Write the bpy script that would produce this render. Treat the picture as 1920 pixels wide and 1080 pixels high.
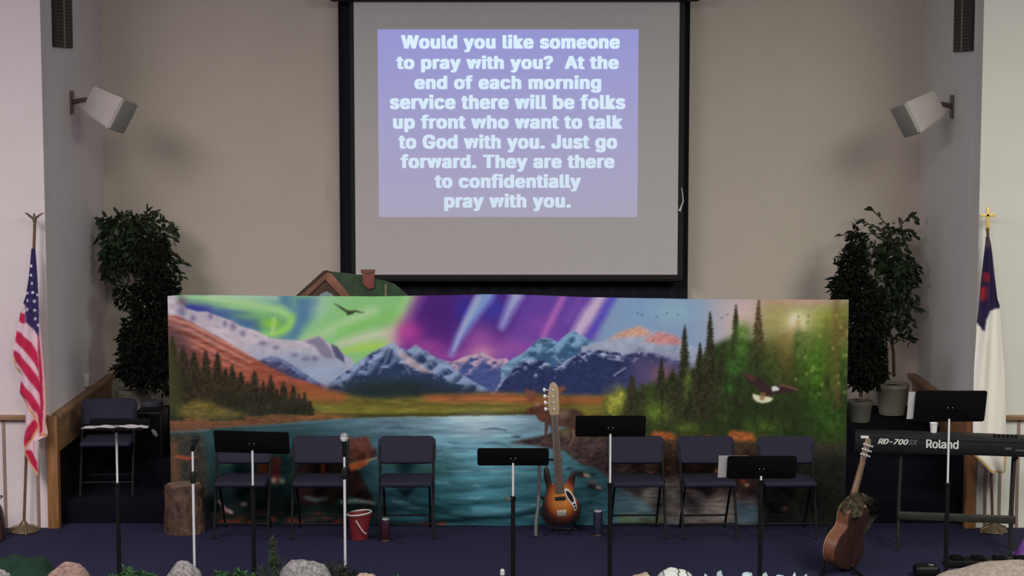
import bpy, bmesh, math, random
import numpy as np
from mathutils import Vector, Matrix, noise as mnoise

for o in list(bpy.data.objects):
    bpy.data.objects.remove(o)
SC = bpy.context.scene
COL = SC.collection
R = math.radians

# ------------------------------------------------------------------ camera
F = 3712.0
CAMY, CAMZ = -16.0, 3.62
TH = math.atan(380.0 / F)
cam = bpy.data.objects.new('camera', bpy.data.cameras.new('camera'))
COL.objects.link(cam)
cam.location = (0, CAMY, CAMZ)
cam.rotation_euler = (R(90) - TH, 0, 0)
cam.data.sensor_width = 36
cam.data.lens = F / 1920 * 36
cam.data.clip_end = 100
SC.camera = cam
# ------------------------------------------------------------------ light
SC.view_settings.view_transform = 'Standard'
SC.view_settings.look = 'None'
SC.view_settings.gamma = 1
SC.view_settings.use_curve_mapping = False
SC.view_settings.exposure = 0.0
w = bpy.data.worlds.new('world'); SC.world = w; w.use_nodes = True
w.node_tree.nodes['Background'].inputs[0].default_value = (0.95, 0.95, 1.0, 1)
w.node_tree.nodes['Background'].inputs[1].default_value = 0.115


def area(name, loc, sx, sy, power, col, rot=(0, 0, 0)):
    l = bpy.data.lights.new(name, 'AREA')
    l.shape = 'RECTANGLE'; l.size = sx; l.size_y = sy
    l.energy = power; l.color = col
    o = bpy.data.objects.new(name, l); COL.objects.link(o)
    o.location = loc; o.rotation_euler = rot
    return o


area('hall_lamp_left', (-5.2, -7.5, 5.6), 2.0, 7.0, 625, (1.0, 0.885, 0.915))
area('hall_lamp_right', (5.2, -7.5, 5.6), 2.0, 7.0, 625, (0.975, 0.985, 0.87))
area('hall_lamp_middle', (0, -9.0, 6.3), 3.0, 3.0, 300, (1.0, 0.95, 0.90))


# ------------------------------------------------------------------ helpers
def ray(px, py):
    x = (px - 960) / F; y = -(py - 540) / F
    return Vector((x, math.cos(TH) + y * math.sin(TH), -math.sin(TH) + y * math.cos(TH)))


def P(px, py, Y):
    d = ray(px, py); t = (Y - CAMY) / d.y
    return Vector((0, CAMY, CAMZ)) + d * t


def PZ(px, py, z):
    d = ray(px, py); t = (z - CAMZ) / d.z
    return Vector((0, CAMY, CAMZ)) + d * t


def lin(c):
    a = np.asarray(c, float) / 255.0
    return np.where(a <= 0.04045, a / 12.92, ((a + 0.055) / 1.055) ** 2.4)


def S(r, g, b):
    return tuple(lin((r, g, b)))


MATS = {}


def mat(name, col, rough=0.6, metal=0.0, var=0.0, scale=8.0, bump=0.0, bscale=None, spec=0.5, stretch=(1, 1, 1), col2=None):
    if name in MATS:
        return MATS[name]
    m = bpy.data.materials.new(name); m.use_nodes = True
    nt = m.node_tree; b = nt.nodes['Principled BSDF']
    b.inputs['Roughness'].default_value = rough
    b.inputs['Metallic'].default_value = metal
    b.inputs['Specular IOR Level'].default_value = spec
    b.inputs['Base Color'].default_value = (*col, 1)
    tc = nt.nodes.new('ShaderNodeTexCoord')
    mp = nt.nodes.new('ShaderNodeMapping'); mp.inputs['Scale'].default_value = stretch
    nt.links.new(tc.outputs['Object'], mp.inputs[0])
    if var > 0 or col2:
        n = nt.nodes.new('ShaderNodeTexNoise'); n.inputs['Scale'].default_value = scale
        n.inputs['Detail'].default_value = 6
        nt.links.new(mp.outputs[0], n.inputs['Vector'])
        r = nt.nodes.new('ShaderNodeValToRGB')
        r.color_ramp.elements[0].position = 0.32; r.color_ramp.elements[1].position = 0.68
        a = col2 if col2 else tuple(c * (1 - var) for c in col)
        c = col if col2 else tuple(min(1, c * (1 + var)) for c in col)
        r.color_ramp.elements[0].color = (*a, 1); r.color_ramp.elements[1].color = (*c, 1)
        nt.links.new(n.outputs['Fac'], r.inputs[0])
        nt.links.new(r.outputs[0], b.inputs['Base Color'])
    if bump > 0:
        n2 = nt.nodes.new('ShaderNodeTexNoise'); n2.inputs['Scale'].default_value = bscale or scale * 4
        n2.inputs['Detail'].default_value = 5
        nt.links.new(mp.outputs[0], n2.inputs['Vector'])
        bp = nt.nodes.new('ShaderNodeBump'); bp.inputs['Strength'].default_value = bump
        bp.inputs['Distance'].default_value = 0.02
        nt.links.new(n2.outputs['Fac'], bp.inputs['Height'])
        nt.links.new(bp.outputs[0], b.inputs['Normal'])
    MATS[name] = m
    return m


def mat_attr(name, rough=0.8, bump=0.15, bscale=300):
    m = bpy.data.materials.new(name); m.use_nodes = True
    nt = m.node_tree; b = nt.nodes['Principled BSDF']
    b.inputs['Roughness'].default_value = rough
    b.inputs['Specular IOR Level'].default_value = 0.06
    a = nt.nodes.new('ShaderNodeAttribute'); a.attribute_name = 'print'
    nt.links.new(a.outputs['Color'], b.inputs['Base Color'])
    n2 = nt.nodes.new('ShaderNodeTexNoise'); n2.inputs['Scale'].default_value = bscale
    tc = nt.nodes.new('ShaderNodeTexCoord'); nt.links.new(tc.outputs['Object'], n2.inputs['Vector'])
    bp = nt.nodes.new('ShaderNodeBump'); bp.inputs['Strength'].default_value = bump
    bp.inputs['Distance'].default_value = 0.002
    nt.links.new(n2.outputs['Fac'], bp.inputs['Height']); nt.links.new(bp.outputs[0], b.inputs['Normal'])
    return m


class MB:
    def __init__(self):
        self.bm = bmesh.new()

    def _merge(self, b2, M=None):
        if M is not None:
            bmesh.ops.transform(b2, matrix=M, verts=b2.verts)
        me = bpy.data.meshes.new('tmp'); b2.to_mesh(me); b2.free()
        self.bm.from_mesh(me); bpy.data.meshes.remove(me)

    def box(self, c, s, rot=None, bev=0.0, seg=2):
        b = bmesh.new()
        bmesh.ops.create_cube(b, size=1)
        bmesh.ops.scale(b, vec=Vector(s), verts=b.verts)
        if bev > 0:
            bmesh.ops.bevel(b, geom=list(b.edges), offset=bev, segments=seg, affect='EDGES', profile=0.5)
        M = Matrix.Translation(Vector(c))
        if rot is not None:
            M = M @ rot.to_4x4()
        self._merge(b, M)
        return self

    def tube(self, pts, r, seg=12, M=None, flat=1.0):
        pts = [Vector(p) for p in pts]
        n = len(pts)
        rs = r if isinstance(r, (list, tuple)) else [r] * n
        b = bmesh.new(); rings = []
        t0 = (pts[1] - pts[0]).normalized()
        u = t0.orthogonal().normalized()
        for i, p in enumerate(pts):
            if i == 0: t = pts[1] - pts[0]
            elif i == n - 1: t = pts[-1] - pts[-2]
            else: t = (pts[i + 1] - pts[i]).normalized() + (pts[i] - pts[i - 1]).normalized()
            t.normalize()
            u = (u - t * u.dot(t)).normalized()
            v = t.cross(u)
            rings.append([b.verts.new(p + (u * math.cos(2 * math.pi * k / seg) + v * flat * math.sin(2 * math.pi * k / seg)) * rs[i]) for k in range(seg)])
        for i in range(n - 1):
            for k in range(seg):
                b.faces.new((rings[i][k], rings[i][(k + 1) % seg], rings[i + 1][(k + 1) % seg], rings[i + 1][k]))
        b.faces.new(rings[0][::-1]); b.faces.new(rings[-1])
        self._merge(b, M)
        return self

    def lathe(self, prof, seg=24, M=None):
        b = bmesh.new(); rings = []
        for (r, z) in prof:
            rings.append([b.verts.new((r * math.cos(2 * math.pi * k / seg), r * math.sin(2 * math.pi * k / seg), z)) for k in range(seg)])
        for i in range(len(prof) - 1):
            for k in range(seg):
                b.faces.new((rings[i][k], rings[i][(k + 1) % seg], rings[i + 1][(k + 1) % seg], rings[i + 1][k]))
        b.faces.new(rings[0][::-1]); b.faces.new(rings[-1])
        self._merge(b, M)
        return self

    def prism(self, poly, y0, y1, M=None, bev=0.0, seg=2):
        """poly in xz, extruded along y"""
        b = bmesh.new()
        va = [b.verts.new((x, y0, z)) for x, z in poly]
        vb = [b.verts.new((x, y1, z)) for x, z in poly]
        n = len(poly)
        b.faces.new(va); b.faces.new(vb[::-1])
        for i in range(n):
            b.faces.new((va[(i + 1) % n], va[i], vb[i], vb[(i + 1) % n]))
        bmesh.ops.recalc_face_normals(b, faces=b.faces)
        if bev > 0:
            es = [e for e in b.edges if abs(e.verts[0].co.y - e.verts[1].co.y) < 1e-6]
            bmesh.ops.bevel(b, geom=es, offset=bev, segments=seg, affect='EDGES', profile=0.5)
        self._merge(b, M)
        return self

    def ball(self, c, s, sub=3, M=None):
        b = bmesh.new()
        bmesh.ops.create_icosphere(b, subdivisions=sub, radius=1)
        for v in b.verts:
            v.co = Vector((v.co.x * s[0] + c[0], v.co.y * s[1] + c[1], v.co.z * s[2] + c[2]))
        self._merge(b, M)
        return self

    def leaf(self, p, d, ln, wd, rnd):
        d = d.normalized()
        s = d.cross(Vector((rnd.uniform(-1, 1), rnd.uniform(-1, 1), rnd.uniform(-1, 1)))).normalized()
        nn = d.cross(s)
        q = [p, p + d * ln * .35 + s * wd * .5 + nn * wd * .12, p + d * ln * .7 + s * wd * .38 + nn * wd * .1, p + d * ln,
             p + d * ln * .7 - s * wd * .38 + nn * wd * .1, p + d * ln * .35 - s * wd * .5 + nn * wd * .12]
        v = [self.bm.verts.new(x) for x in q]
        self.bm.faces.new((v[0], v[1], v[2], v[3])); self.bm.faces.new((v[0], v[3], v[4], v[5]))

    def obj(self, name, m, parent=None, smooth=35, M=None):
        if M is not None:
            bmesh.ops.transform(self.bm, matrix=M, verts=self.bm.verts)
        bmesh.ops.recalc_face_normals(self.bm, faces=self.bm.faces) if smooth is not None and not getattr(self, 'keep', False) else None
        me = bpy.data.meshes.new(name); self.bm.to_mesh(me); self.bm.free()
        me.materials.append(m)
        if smooth:
            me.polygons.foreach_set('use_smooth', [True] * len(me.polygons))
            me.set_sharp_from_angle(angle=R(smooth))
        o = bpy.data.objects.new(name, me); COL.objects.link(o)
        if parent is not None:
            o.parent = parent
        return o


def thing(name, label, cat, loc=(0, 0, 0), rz=0.0, group=None):
    o = bpy.data.objects.new(name, None); COL.objects.link(o)
    o.empty_display_size = 0.1
    o.location = loc; o.rotation_euler = (0, 0, rz)
    return tag(o, label, cat, group)


def tag(o, label, cat, group=None):
    o['label'] = label; o['category'] = cat
    if group: o['group'] = group
    return o


def struct(o):
    o['kind'] = 'structure'
    return o


def dup(root, loc, rz, label, group=None):
    r = root.copy(); COL.objects.link(r); r.location = loc; r.rotation_euler = (0, 0, rz)
    r['label'] = label
    if group: r['group'] = group
    for ch in list(root.children):
        c = ch.copy(); COL.objects.link(c); c.parent = r
        for g in list(ch.children):
            d = g.copy(); COL.objects.link(d); d.parent = c
    return r


def bx(x0, x1, y0, y1, z0, z1, bev=0.0):
    return MB().box(((x0 + x1) / 2, (y0 + y1) / 2, (z0 + z1) / 2), (x1 - x0, y1 - y0, z1 - z0), bev=bev)


def words(me, gap):
    """split lettering into one mesh per word, at horizontal gaps wider than gap"""
    iv = sorted((min(me.vertices[i].co.x for i in p.vertices), max(me.vertices[i].co.x for i in p.vertices), p.index) for p in me.polygons)
    groups = []; hi = None
    for a, b_, i in iv:
        if hi is None or a > hi + gap:
            groups.append([]); hi = b_
        groups[-1].append(i); hi = max(hi, b_)
    out = []
    for g in groups:
        idx = {}; vs = []; fs = []
        for i in g:
            f = []
            for v in me.polygons[i].vertices:
                if v not in idx:
                    idx[v] = len(vs); vs.append(tuple(me.vertices[v].co))
                f.append(idx[v])
            fs.append(f)
        m = bpy.data.meshes.new('lettering'); m.from_pydata(vs, [], fs); out.append(m)
    bpy.data.meshes.remove(me)
    return out


FONT = None
try:        # the sans-serif face that ships inside Blender; the built-in face otherwise
    import os
    FONT = bpy.data.fonts.load(os.path.join(bpy.utils.system_resource('DATAFILES', path='fonts'), 'Inter.woff2'))
except Exception:
    FONT = None


def text_mesh(body, parent, name, m, place, ext=0.0004, shear=0.0, bold=0.0, width=None, height=None, space=1.0, smear=0.0):
    """lettering centred on place; scaled to width (and height) in metres; faces -y"""
    cu = bpy.data.curves.new('txt', 'FONT'); cu.body = body
    cu.size = 1; cu.extrude = 0.0; cu.shear = shear; cu.offset = bold
    cu.resolution_u = 4
    if FONT: cu.font = FONT
    cu.space_character = space
    to = bpy.data.objects.new('txt', cu); COL.objects.link(to)
    dg = bpy.context.evaluated_depsgraph_get()
    me = bpy.data.meshes.new_from_object(to.evaluated_get(dg))
    bpy.data.objects.remove(to)
    n = len(me.vertices); co = np.zeros(n * 3); me.vertices.foreach_get('co', co); co = co.reshape(n, 3)
    mn = co.min(0); mx = co.max(0)
    sx = width / (mx[0] - mn[0]); sy = sx if height is None else height / (mx[1] - mn[1])
    x = (co[:, 0] - (mn[0] + mx[0]) / 2) * sx; z = (co[:, 1] - (mn[1] + mx[1]) / 2) * sy
    out = np.stack([x, np.full(n, 0.0), z], 1)
    me.vertices.foreach_set('co', out.ravel()); me.update()
    if smear > 0:       # heavy weight: the outline widened sideways
        b = bmesh.new()
        for i, (dx, dz) in enumerate([(q, h) for q in np.linspace(-smear, smear, 5) for h in (-1, 1)]):
            t = me.copy(); t.transform(Matrix.Translation((dx * sx, -0.00008 * i, dz * smear * 0.32 * sy))); b.from_mesh(t); bpy.data.meshes.remove(t)
        b.to_mesh(me); b.free()
    return me


# ------------------------------------------------------------------ materials
M_wallF_l = mat('painted_plaster_pink_cast', (0.78, 0.70, 0.71), 0.85, var=0.02, scale=3, bump=0.15, bscale=120)  # pink cast of the left-hand light is mixed into the paint colour
M_wallF_r = mat('painted_plaster_white', (0.78, 0.76, 0.70), 0.85, var=0.02, scale=3, bump=0.15, bscale=120)  # yellower cast of the right-hand light is mixed into the paint colour
M_back = mat('painted_plaster_cream', (0.74, 0.655, 0.565), 0.85, var=0.02, scale=3, bump=0.15, bscale=120)
M_ret = mat('painted_plaster_grey', (0.80, 0.735, 0.765), 0.85, var=0.02, scale=3, bump=0.15, bscale=120)
M_retr = mat('painted_plaster_grey_right', (0.82, 0.81, 0.785), 0.85, var=0.02, scale=3, bump=0.15, bscale=120)  # copy of the return grey with the greener right-hand light mixed in
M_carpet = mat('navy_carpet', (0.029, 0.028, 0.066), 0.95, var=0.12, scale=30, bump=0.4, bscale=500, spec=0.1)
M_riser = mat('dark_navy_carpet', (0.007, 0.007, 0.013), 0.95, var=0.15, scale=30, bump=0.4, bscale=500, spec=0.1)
M_oak = mat('oak_trim', (0.30, 0.14, 0.055), 0.45, var=0.22, scale=6, stretch=(6, 6, 0.6), bump=0.1)
M_oakh = mat('oak_rail', (0.30, 0.16, 0.08), 0.45, var=0.22, scale=6, stretch=(0.6, 0.6, 6), bump=0.1)
M_batten = mat('brown_groove_strip', (0.30, 0.20, 0.17), 0.7, var=0.1)
M_ceil = mat('ceiling_white', (0.7, 0.68, 0.66), 0.9, var=0.02)
M_black = mat('black_metal', (0.005, 0.005, 0.006), 0.5, var=0.1, scale=30, spec=0.25)
M_desk = mat('black_powder_coat', (0.003, 0.003, 0.0035), 0.8, var=0.1, scale=60, spec=0.1)
M_chrome = mat('chrome', (0.95, 0.93, 0.97), 0.28, 0.35, var=0.01)
M_navyfab = mat('navy_vinyl', (0.026, 0.025, 0.044), 0.7, var=0.08, scale=40, bump=0.15, bscale=200, spec=0.15)
M_chairmetal = mat('dark_grey_tube', (0.012, 0.012, 0.014), 0.6, 0.0, var=0.1, scale=30, spec=0.12)
M_paper = mat('white_paper', (0.80, 0.78, 0.78), 0.8, var=0.03, scale=20)
M_gold = mat('polished_gold', (0.95, 0.66, 0.22), 0.25, 1.0, var=0.03)
M_brass = mat('aged_brass', (0.19, 0.14, 0.08), 0.5, 0.6, var=0.15, scale=20)

# ------------------------------------------------------------------ room shell
HW = 3.78          # half width of the stage recess
BY = 2.36          # back wall
TOP = 6.0
struct(bx(-7.5, 7.5, -3.3, BY + 0.2, -0.5, 0).obj('floor', M_carpet, smooth=0))
struct(bx(-HW, HW, BY, BY + 0.2, 0, TOP).obj('wall_back', M_back, smooth=0))
struct(bx(-7.5, -HW, 0.0, 0.2, 0, TOP).obj('wall_left', M_wallF_l, smooth=0))
struct(bx(HW, 7.5, 0.0, 0.2, 0, TOP).obj('wall_right', M_wallF_r, smooth=0))
struct(bx(-HW - 0.2, -HW, 0.2, BY + 0.2, 0, TOP).obj('wall_left_return', M_ret, smooth=0))
struct(bx(HW, HW + 0.2, 0.2, BY + 0.2, 0, TOP).obj('wall_right_return', M_retr, smooth=0))
struct(bx(-HW, HW, 0.2, BY, 6.0, 6.2).obj('ceiling', M_ceil, smooth=0))
struct(bx(-7.5, 7.5, 0.0, 0.2, TOP, 6.6).obj('wall_header', M_ceil, smooth=0))

k = 0


def trim(b, m):
    global k
    k += 1
    return struct(b.obj('trim_%d' % k, m, smooth=30))


for s in (-1, 1):
    xs = sorted((s * HW, s * 7.5))
    trim(bx(xs[0], xs[1], -0.045, 0.0, 0.90, 0.94, 0.006), M_oakh)                 # cap on front wall
    px = s * (HW - 0.02)
    trim(bx(px - 0.045, px + 0.045, -0.045, 0.05, 0, 0.93, 0.006), M_oak)           # corner post
    rx = s * (HW - 0.015)
    trim(bx(rx - 0.015, rx + 0.015, 0.05, BY, 0.60, 0.90, 0.003), M_oakh)           # apron along return wall
    rx = s * (HW - 0.04)
    trim(bx(rx - 0.04, rx + 0.04, 0.05, BY, 0.90, 0.94, 0.006), M_oakh)             # rail cap
    rx = s * (HW - 0.008)
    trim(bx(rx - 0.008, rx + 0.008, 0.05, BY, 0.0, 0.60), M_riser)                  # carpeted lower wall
    for j, p in enumerate((9, 71) if s < 0 else (1848, 1875, 1908)):
        c = P(p, 900, -0.01).x
        trim(bx(c - 0.012, c + 0.012, -0.012, 0.0, 0.0, 0.90, 0.002), M_batten)
    for j in range(1, 9):
        c = s * (4.25 + 0.27 * j)
        trim(bx(c - 0.012, c + 0.012, -0.012, 0.0, 0.0, 0.90, 0.002), M_batten)

# risers
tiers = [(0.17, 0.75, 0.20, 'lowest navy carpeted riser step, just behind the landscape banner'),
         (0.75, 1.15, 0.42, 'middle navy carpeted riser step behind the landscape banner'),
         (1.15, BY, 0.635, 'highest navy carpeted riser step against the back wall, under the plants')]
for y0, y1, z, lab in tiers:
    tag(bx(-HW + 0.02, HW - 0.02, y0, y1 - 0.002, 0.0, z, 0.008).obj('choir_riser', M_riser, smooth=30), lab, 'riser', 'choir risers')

# ------------------------------------------------------------------ curtain and projection screen
M_curt = mat('dark_navy_curtain', (0.008, 0.008, 0.016), 0.9, var=0.2, scale=4, stretch=(8, 1, 0.3))
M_border = mat('screen_black_border', (0.010, 0.007, 0.008), 0.7)
cur = thing('curtain', 'dark navy curtain panel hanging on the back wall behind the projection screen', 'curtain', (0, 2.30, 0.64))
a = P(634, 20, 2.30); bR = P(1294, 20, 2.30); zt = 5.0
b = bmesh.new(); mb = MB(); n = 180; rows = [0.0, 0.5, 1.0]
vs = []
for zz in rows:
    row = []
    for i in range(n + 1):
        u = i / n; x = a.x + (bR.x - a.x) * u
        row.append(mb.bm.verts.new((x, 0.02 * math.sin(u * 110) + 0.006 * math.sin(u * 47), zz * 3.9 - 0.0)))
    vs.append(row)
for j in range(len(rows) - 1):
    for i in range(n):
        mb.bm.faces.new((vs[j][i], vs[j][i + 1], vs[j + 1][i + 1], vs[j + 1][i]))
mb.obj('cloth', M_curt, cur, smooth=60)
M_cord = mat('white_cord', (0.75, 0.73, 0.68), 0.6)
q = [P(632, 330, 2.25) - cur.location, P(630, 355, 2.25) - cur.location, P(632, 378, 2.25) - cur.location]
MB().tube(q, 0.006, 8).obj('cord', M_cord, cur)

SY = 2.12
scr = thing('projection_screen', 'large white pull-down projection screen showing a blue slide of prayer words', 'screen', (0, SY, P(960, 3, SY).z))
sz = scr.location


def rel(px, py, Y, o):
    return P(px, py, Y) - Vector(o.location)


tl = rel(663, 3, SY, scr); br = rel(1270, 515, SY, scr)
M_screen = mat('screen_white_fabric', (0.76, 0.72, 0.72), 0.85, var=0.01)
MB().box(((tl.x + br.x) / 2, 0, (tl.z + br.z) / 2), (br.x - tl.x, 0.004, tl.z - br.z)).obj('fabric', M_screen, scr, smooth=0)
bl = rel(655, 3, SY, scr); b2 = rel(1280, 526, SY, scr)
for x0, x1, z0, z1 in ((bl.x, tl.x, b2.z, 0.0), (br.x, b2.x, b2.z, 0.0), (tl.x, br.x, b2.z, br.z)):
    MB().box(((x0 + x1) / 2, 0, (z0 + z1) / 2), (x1 - x0, 0.005, z1 - z0)).obj('border', M_border, scr, smooth=0)
MB().tube([(bl.x - 0.01, 0, b2.z), (b2.x + 0.01, 0, b2.z)], 0.014, 12).obj('bottom_bar', M_black, scr)
c0 = rel(618, 0, SY - 0.05, scr); c1 = rel(1312, 0, SY - 0.05, scr)
MB().box(((c0.x + c1.x) / 2, -0.02, 0.07), (c1.x - c0.x, 0.12, 0.14), bev=0.02).obj('housing', M_black, scr)
q = [rel(x, y, SY - 0.02, scr) for x, y in ((1278, 352), (1280, 365), (1281, 378), (1277, 388), (1274, 396))]
MB().tube(q, [0.004, 0.005, 0.006, 0.008, 0.014], 8).obj('pull_cord', M_cord, scr)


def mat_slide(name, top, bot, z0, z1, base):
    m = bpy.data.materials.new(name); m.use_nodes = True
    nt = m.node_tree; b = nt.nodes['Principled BSDF']
    b.inputs['Base Color'].default_value = (*base, 1); b.inputs['Roughness'].default_value = 0.85
    tc = nt.nodes.new('ShaderNodeTexCoord'); sp = nt.nodes.new('ShaderNodeSeparateXYZ')
    nt.links.new(tc.outputs['Object'], sp.inputs[0])
    mr = nt.nodes.new('ShaderNodeMapRange'); mr.inputs[1].default_value = z0; mr.inputs[2].default_value = z1
    nt.links.new(sp.outputs[2], mr.inputs[0])
    r = nt.nodes.new('ShaderNodeValToRGB')
    r.color_ramp.elements[0].color = (*bot, 1); r.color_ramp.elements[1].color = (*top, 1)
    nt.links.new(mr.outputs[0], r.inputs[0])
    nt.links.new(r.outputs[0], b.inputs['Emission Color']); b.inputs['Emission Strength'].default_value = 1
    return m


t1 = rel(708, 55, SY - 0.003, scr); t2 = rel(1195, 407, SY - 0.003, scr)
M_slide = mat_slide('projected_blue_light', (0.10, 0.12, 0.46), (0.10, 0.10, 0.24), t2.z, t1.z, (0.76, 0.72, 0.72))
M_slidetext = mat_slide('projected_white_light', (0.70, 0.87, 1.0), (0.62, 0.74, 0.86), t2.z, t1.z, (0.01, 0.01, 0.01))
pi_ = MB().box(((t1.x + t2.x) / 2, -0.003, (t1.z + t2.z) / 2), (t2.x - t1.x, 0.001, t1.z - t2.z)).obj('projected_image', M_slide, scr, smooth=0)
LINES = [("Would you like someone", 752, 1162, 66, 97, 1), ("to pray with you?  At the", 743, 1160, 105, 135, 1),
         ("end of each morning", 777, 1127, 142, 173, 1), ("service there will be folks", 731, 1172, 178, 204, 0),
         ("up front who want to talk", 737, 1167, 216, 247, 1), ("to God with you. Just go", 747, 1157, 253, 285, 1),
         ("forward. They are there", 751, 1152, 290, 321, 1), ("to confidentially", 815, 1089, 327, 358, 1),
         ("pray with you.", 833, 1070, 364, 395, 1)]
for (tx, x0, x1, y0, y1, dsc) in LINES:
    pa = rel(x0, y0, SY - 0.005, scr); pb = rel(x1, y1, SY - 0.005, scr)
    me = text_mesh(tx, None, 't', None, None, bold=0.0, width=pb.x - pa.x - 0.02, height=pa.z - pb.z, space=1.10, smear=0.048)
    cx, cz = (pa.x + pb.x) / 2, (pa.z + pb.z) / 2
    me.transform(Matrix.Translation((cx, -0.0045, cz)))
    for wm in words(me, 0.022):
        wm.materials.append(M_slidetext)
        o = bpy.data.objects.new('lettering', wm); COL.objects.link(o); o.parent = pi_

# ------------------------------------------------------------------ vents and wall speakers on the return walls
M_ventdark = mat('vent_dark', (0.030, 0.024, 0.022), 0.7)
M_ventfin = mat('vent_fin', (0.10, 0.085, 0.08), 0.5, 0.3)
for s, x0, x1, yb, lab in ((-1, 98, 132, 88, 'dark slotted air vent high on the left return wall'),
                           (1, 1792, 1826, 98, 'dark slotted air vent high on the right return wall')):
    X = s * HW
    # depth where the return wall meets these columns
    def depth(px, py):
        d = ray(px, py); t = X / d.x
        return CAMY + d.y * t, CAMZ + d.z * t
    ya, zb = depth(x0, yb); yb2, _ = depth(x1, yb)
    ya, yb2 = sorted((ya, yb2)); ht = 0.75
    v = thing('air_vent', lab, 'vent', (X - s * 0.012, (ya + yb2) / 2, zb))
    W = yb2 - ya
    MB().box((0, 0, ht / 2), (0.022, W, ht), bev=0.003).obj('backing', M_ventdark, v)
    m1 = MB()
    for yy in (0,):
        m1.box((-s * 0.014, yy, ht / 2), (0.01, 0.035, ht))
    m1.obj('divider', mat('vent_divider', (0.26, 0.23, 0.22), 0.5), v)
    m2 = MB()
    for i in range(26):
        for yy in (-W / 4 - 0.004, W / 4 + 0.004):
            m2.box((-s * 0.014, yy, 0.02 + i * ht / 26), (0.012, W / 2 - 0.05, 0.006))
    m2.obj('slat', M_ventfin, v)

M_spk = mat('speaker_white', (0.60, 0.55, 0.52), 0.6, var=0.03)
M_grille = mat('speaker_grille', (0.36, 0.35, 0.31), 0.8, 0.0, var=0.15, scale=80, bump=0.3, bscale=300)


def wall_speaker(s, px, py, lab):
    c = P(px, py, 0.95)
    t = thing('wall_speaker', lab, 'speaker', c)
    # front faces inward, down and towards the hall
    f = Vector((-s * 0.84, -0.34, -0.42)).normalized()
    up = Vector((-s * 0.42, 0.05, 0.9)); up = (up - f * up.dot(f)).normalized()
    side = f.cross(up)
    rot = Matrix((side, -f, up)).transposed()      # local -y = front
    w0, h0, d0 = 0.27, 0.29, 0.33
    mb = MB()
    b = bmesh.new()
    fr = [(-w0 / 2, -d0 / 2, -h0 / 2), (w0 / 2, -d0 / 2, -h0 / 2), (w0 / 2, -d0 / 2, h0 / 2), (-w0 / 2, -d0 / 2, h0 / 2)]
    bk = [(x * 0.80, d0 / 2, z * 0.80) for x, y, z in fr]
    va = [b.verts.new(p) for p in fr]; vb = [b.verts.new(p) for p in bk]
    b.faces.new(va); b.faces.new(vb[::-1])
    for i in range(4):
        b.faces.new((va[(i + 1) % 4], va[i], vb[i], vb[(i + 1) % 4]))
    bmesh.ops.recalc_face_normals(b, faces=b.faces)
    bmesh.ops.bevel(b, geom=list(b.edges), offset=0.012, segments=2, affect='EDGES')
    mb._merge(b)
    mb.obj('cabinet', M_spk, t, M=rot.to_4x4())
    g = MB().box((0, -d0 / 2 - 0.004, 0), (w0 - 0.02, 0.012, h0 - 0.02), bev=0.004).obj('grille', M_grille, t, M=rot.to_4x4())
    wx = s * HW - c.x
    back = rot @ Vector((0, d0 / 2, 0))
    mbk = MB()
    wallp = Vector((wx - s * 0.006, back.y + 0.05, back.z - 0.02))
    mbk.box(wallp, (0.012, 0.12, 0.20), bev=0.003)
    mbk.tube([wallp, (back + wallp) / 2 + Vector((0, 0, 0.01)), back], 0.022, 10)
    mbk.obj('bracket', mat('bracket_brown', (0.16, 0.12, 0.10), 0.5), t)


wall_speaker(-1, 203, 203, 'white loudspeaker with grey grille bracketed on the left return wall')
wall_speaker(1, 1725, 211, 'white loudspeaker with grey grille bracketed on the right return wall')

# small white box on left return wall by the rail
c = P(158, 719, 1.35)
t = thing('wall_box', 'small white electrical box on the left return wall, just above the wood rail', 'electrical box', (-HW + 0.02, 1.35, 0.97))
MB().box((0, 0, 0.06), (0.04, 0.09, 0.12), bev=0.008).obj('housing', mat('white_plastic', (0.7, 0.68, 0.66), 0.5), t)
MB().box((0.022, 0, 0.06), (0.006, 0.05, 0.07), bev=0.002).obj('cover_plate', mat('white_plastic2', (0.6, 0.58, 0.56), 0.5), t)
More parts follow.
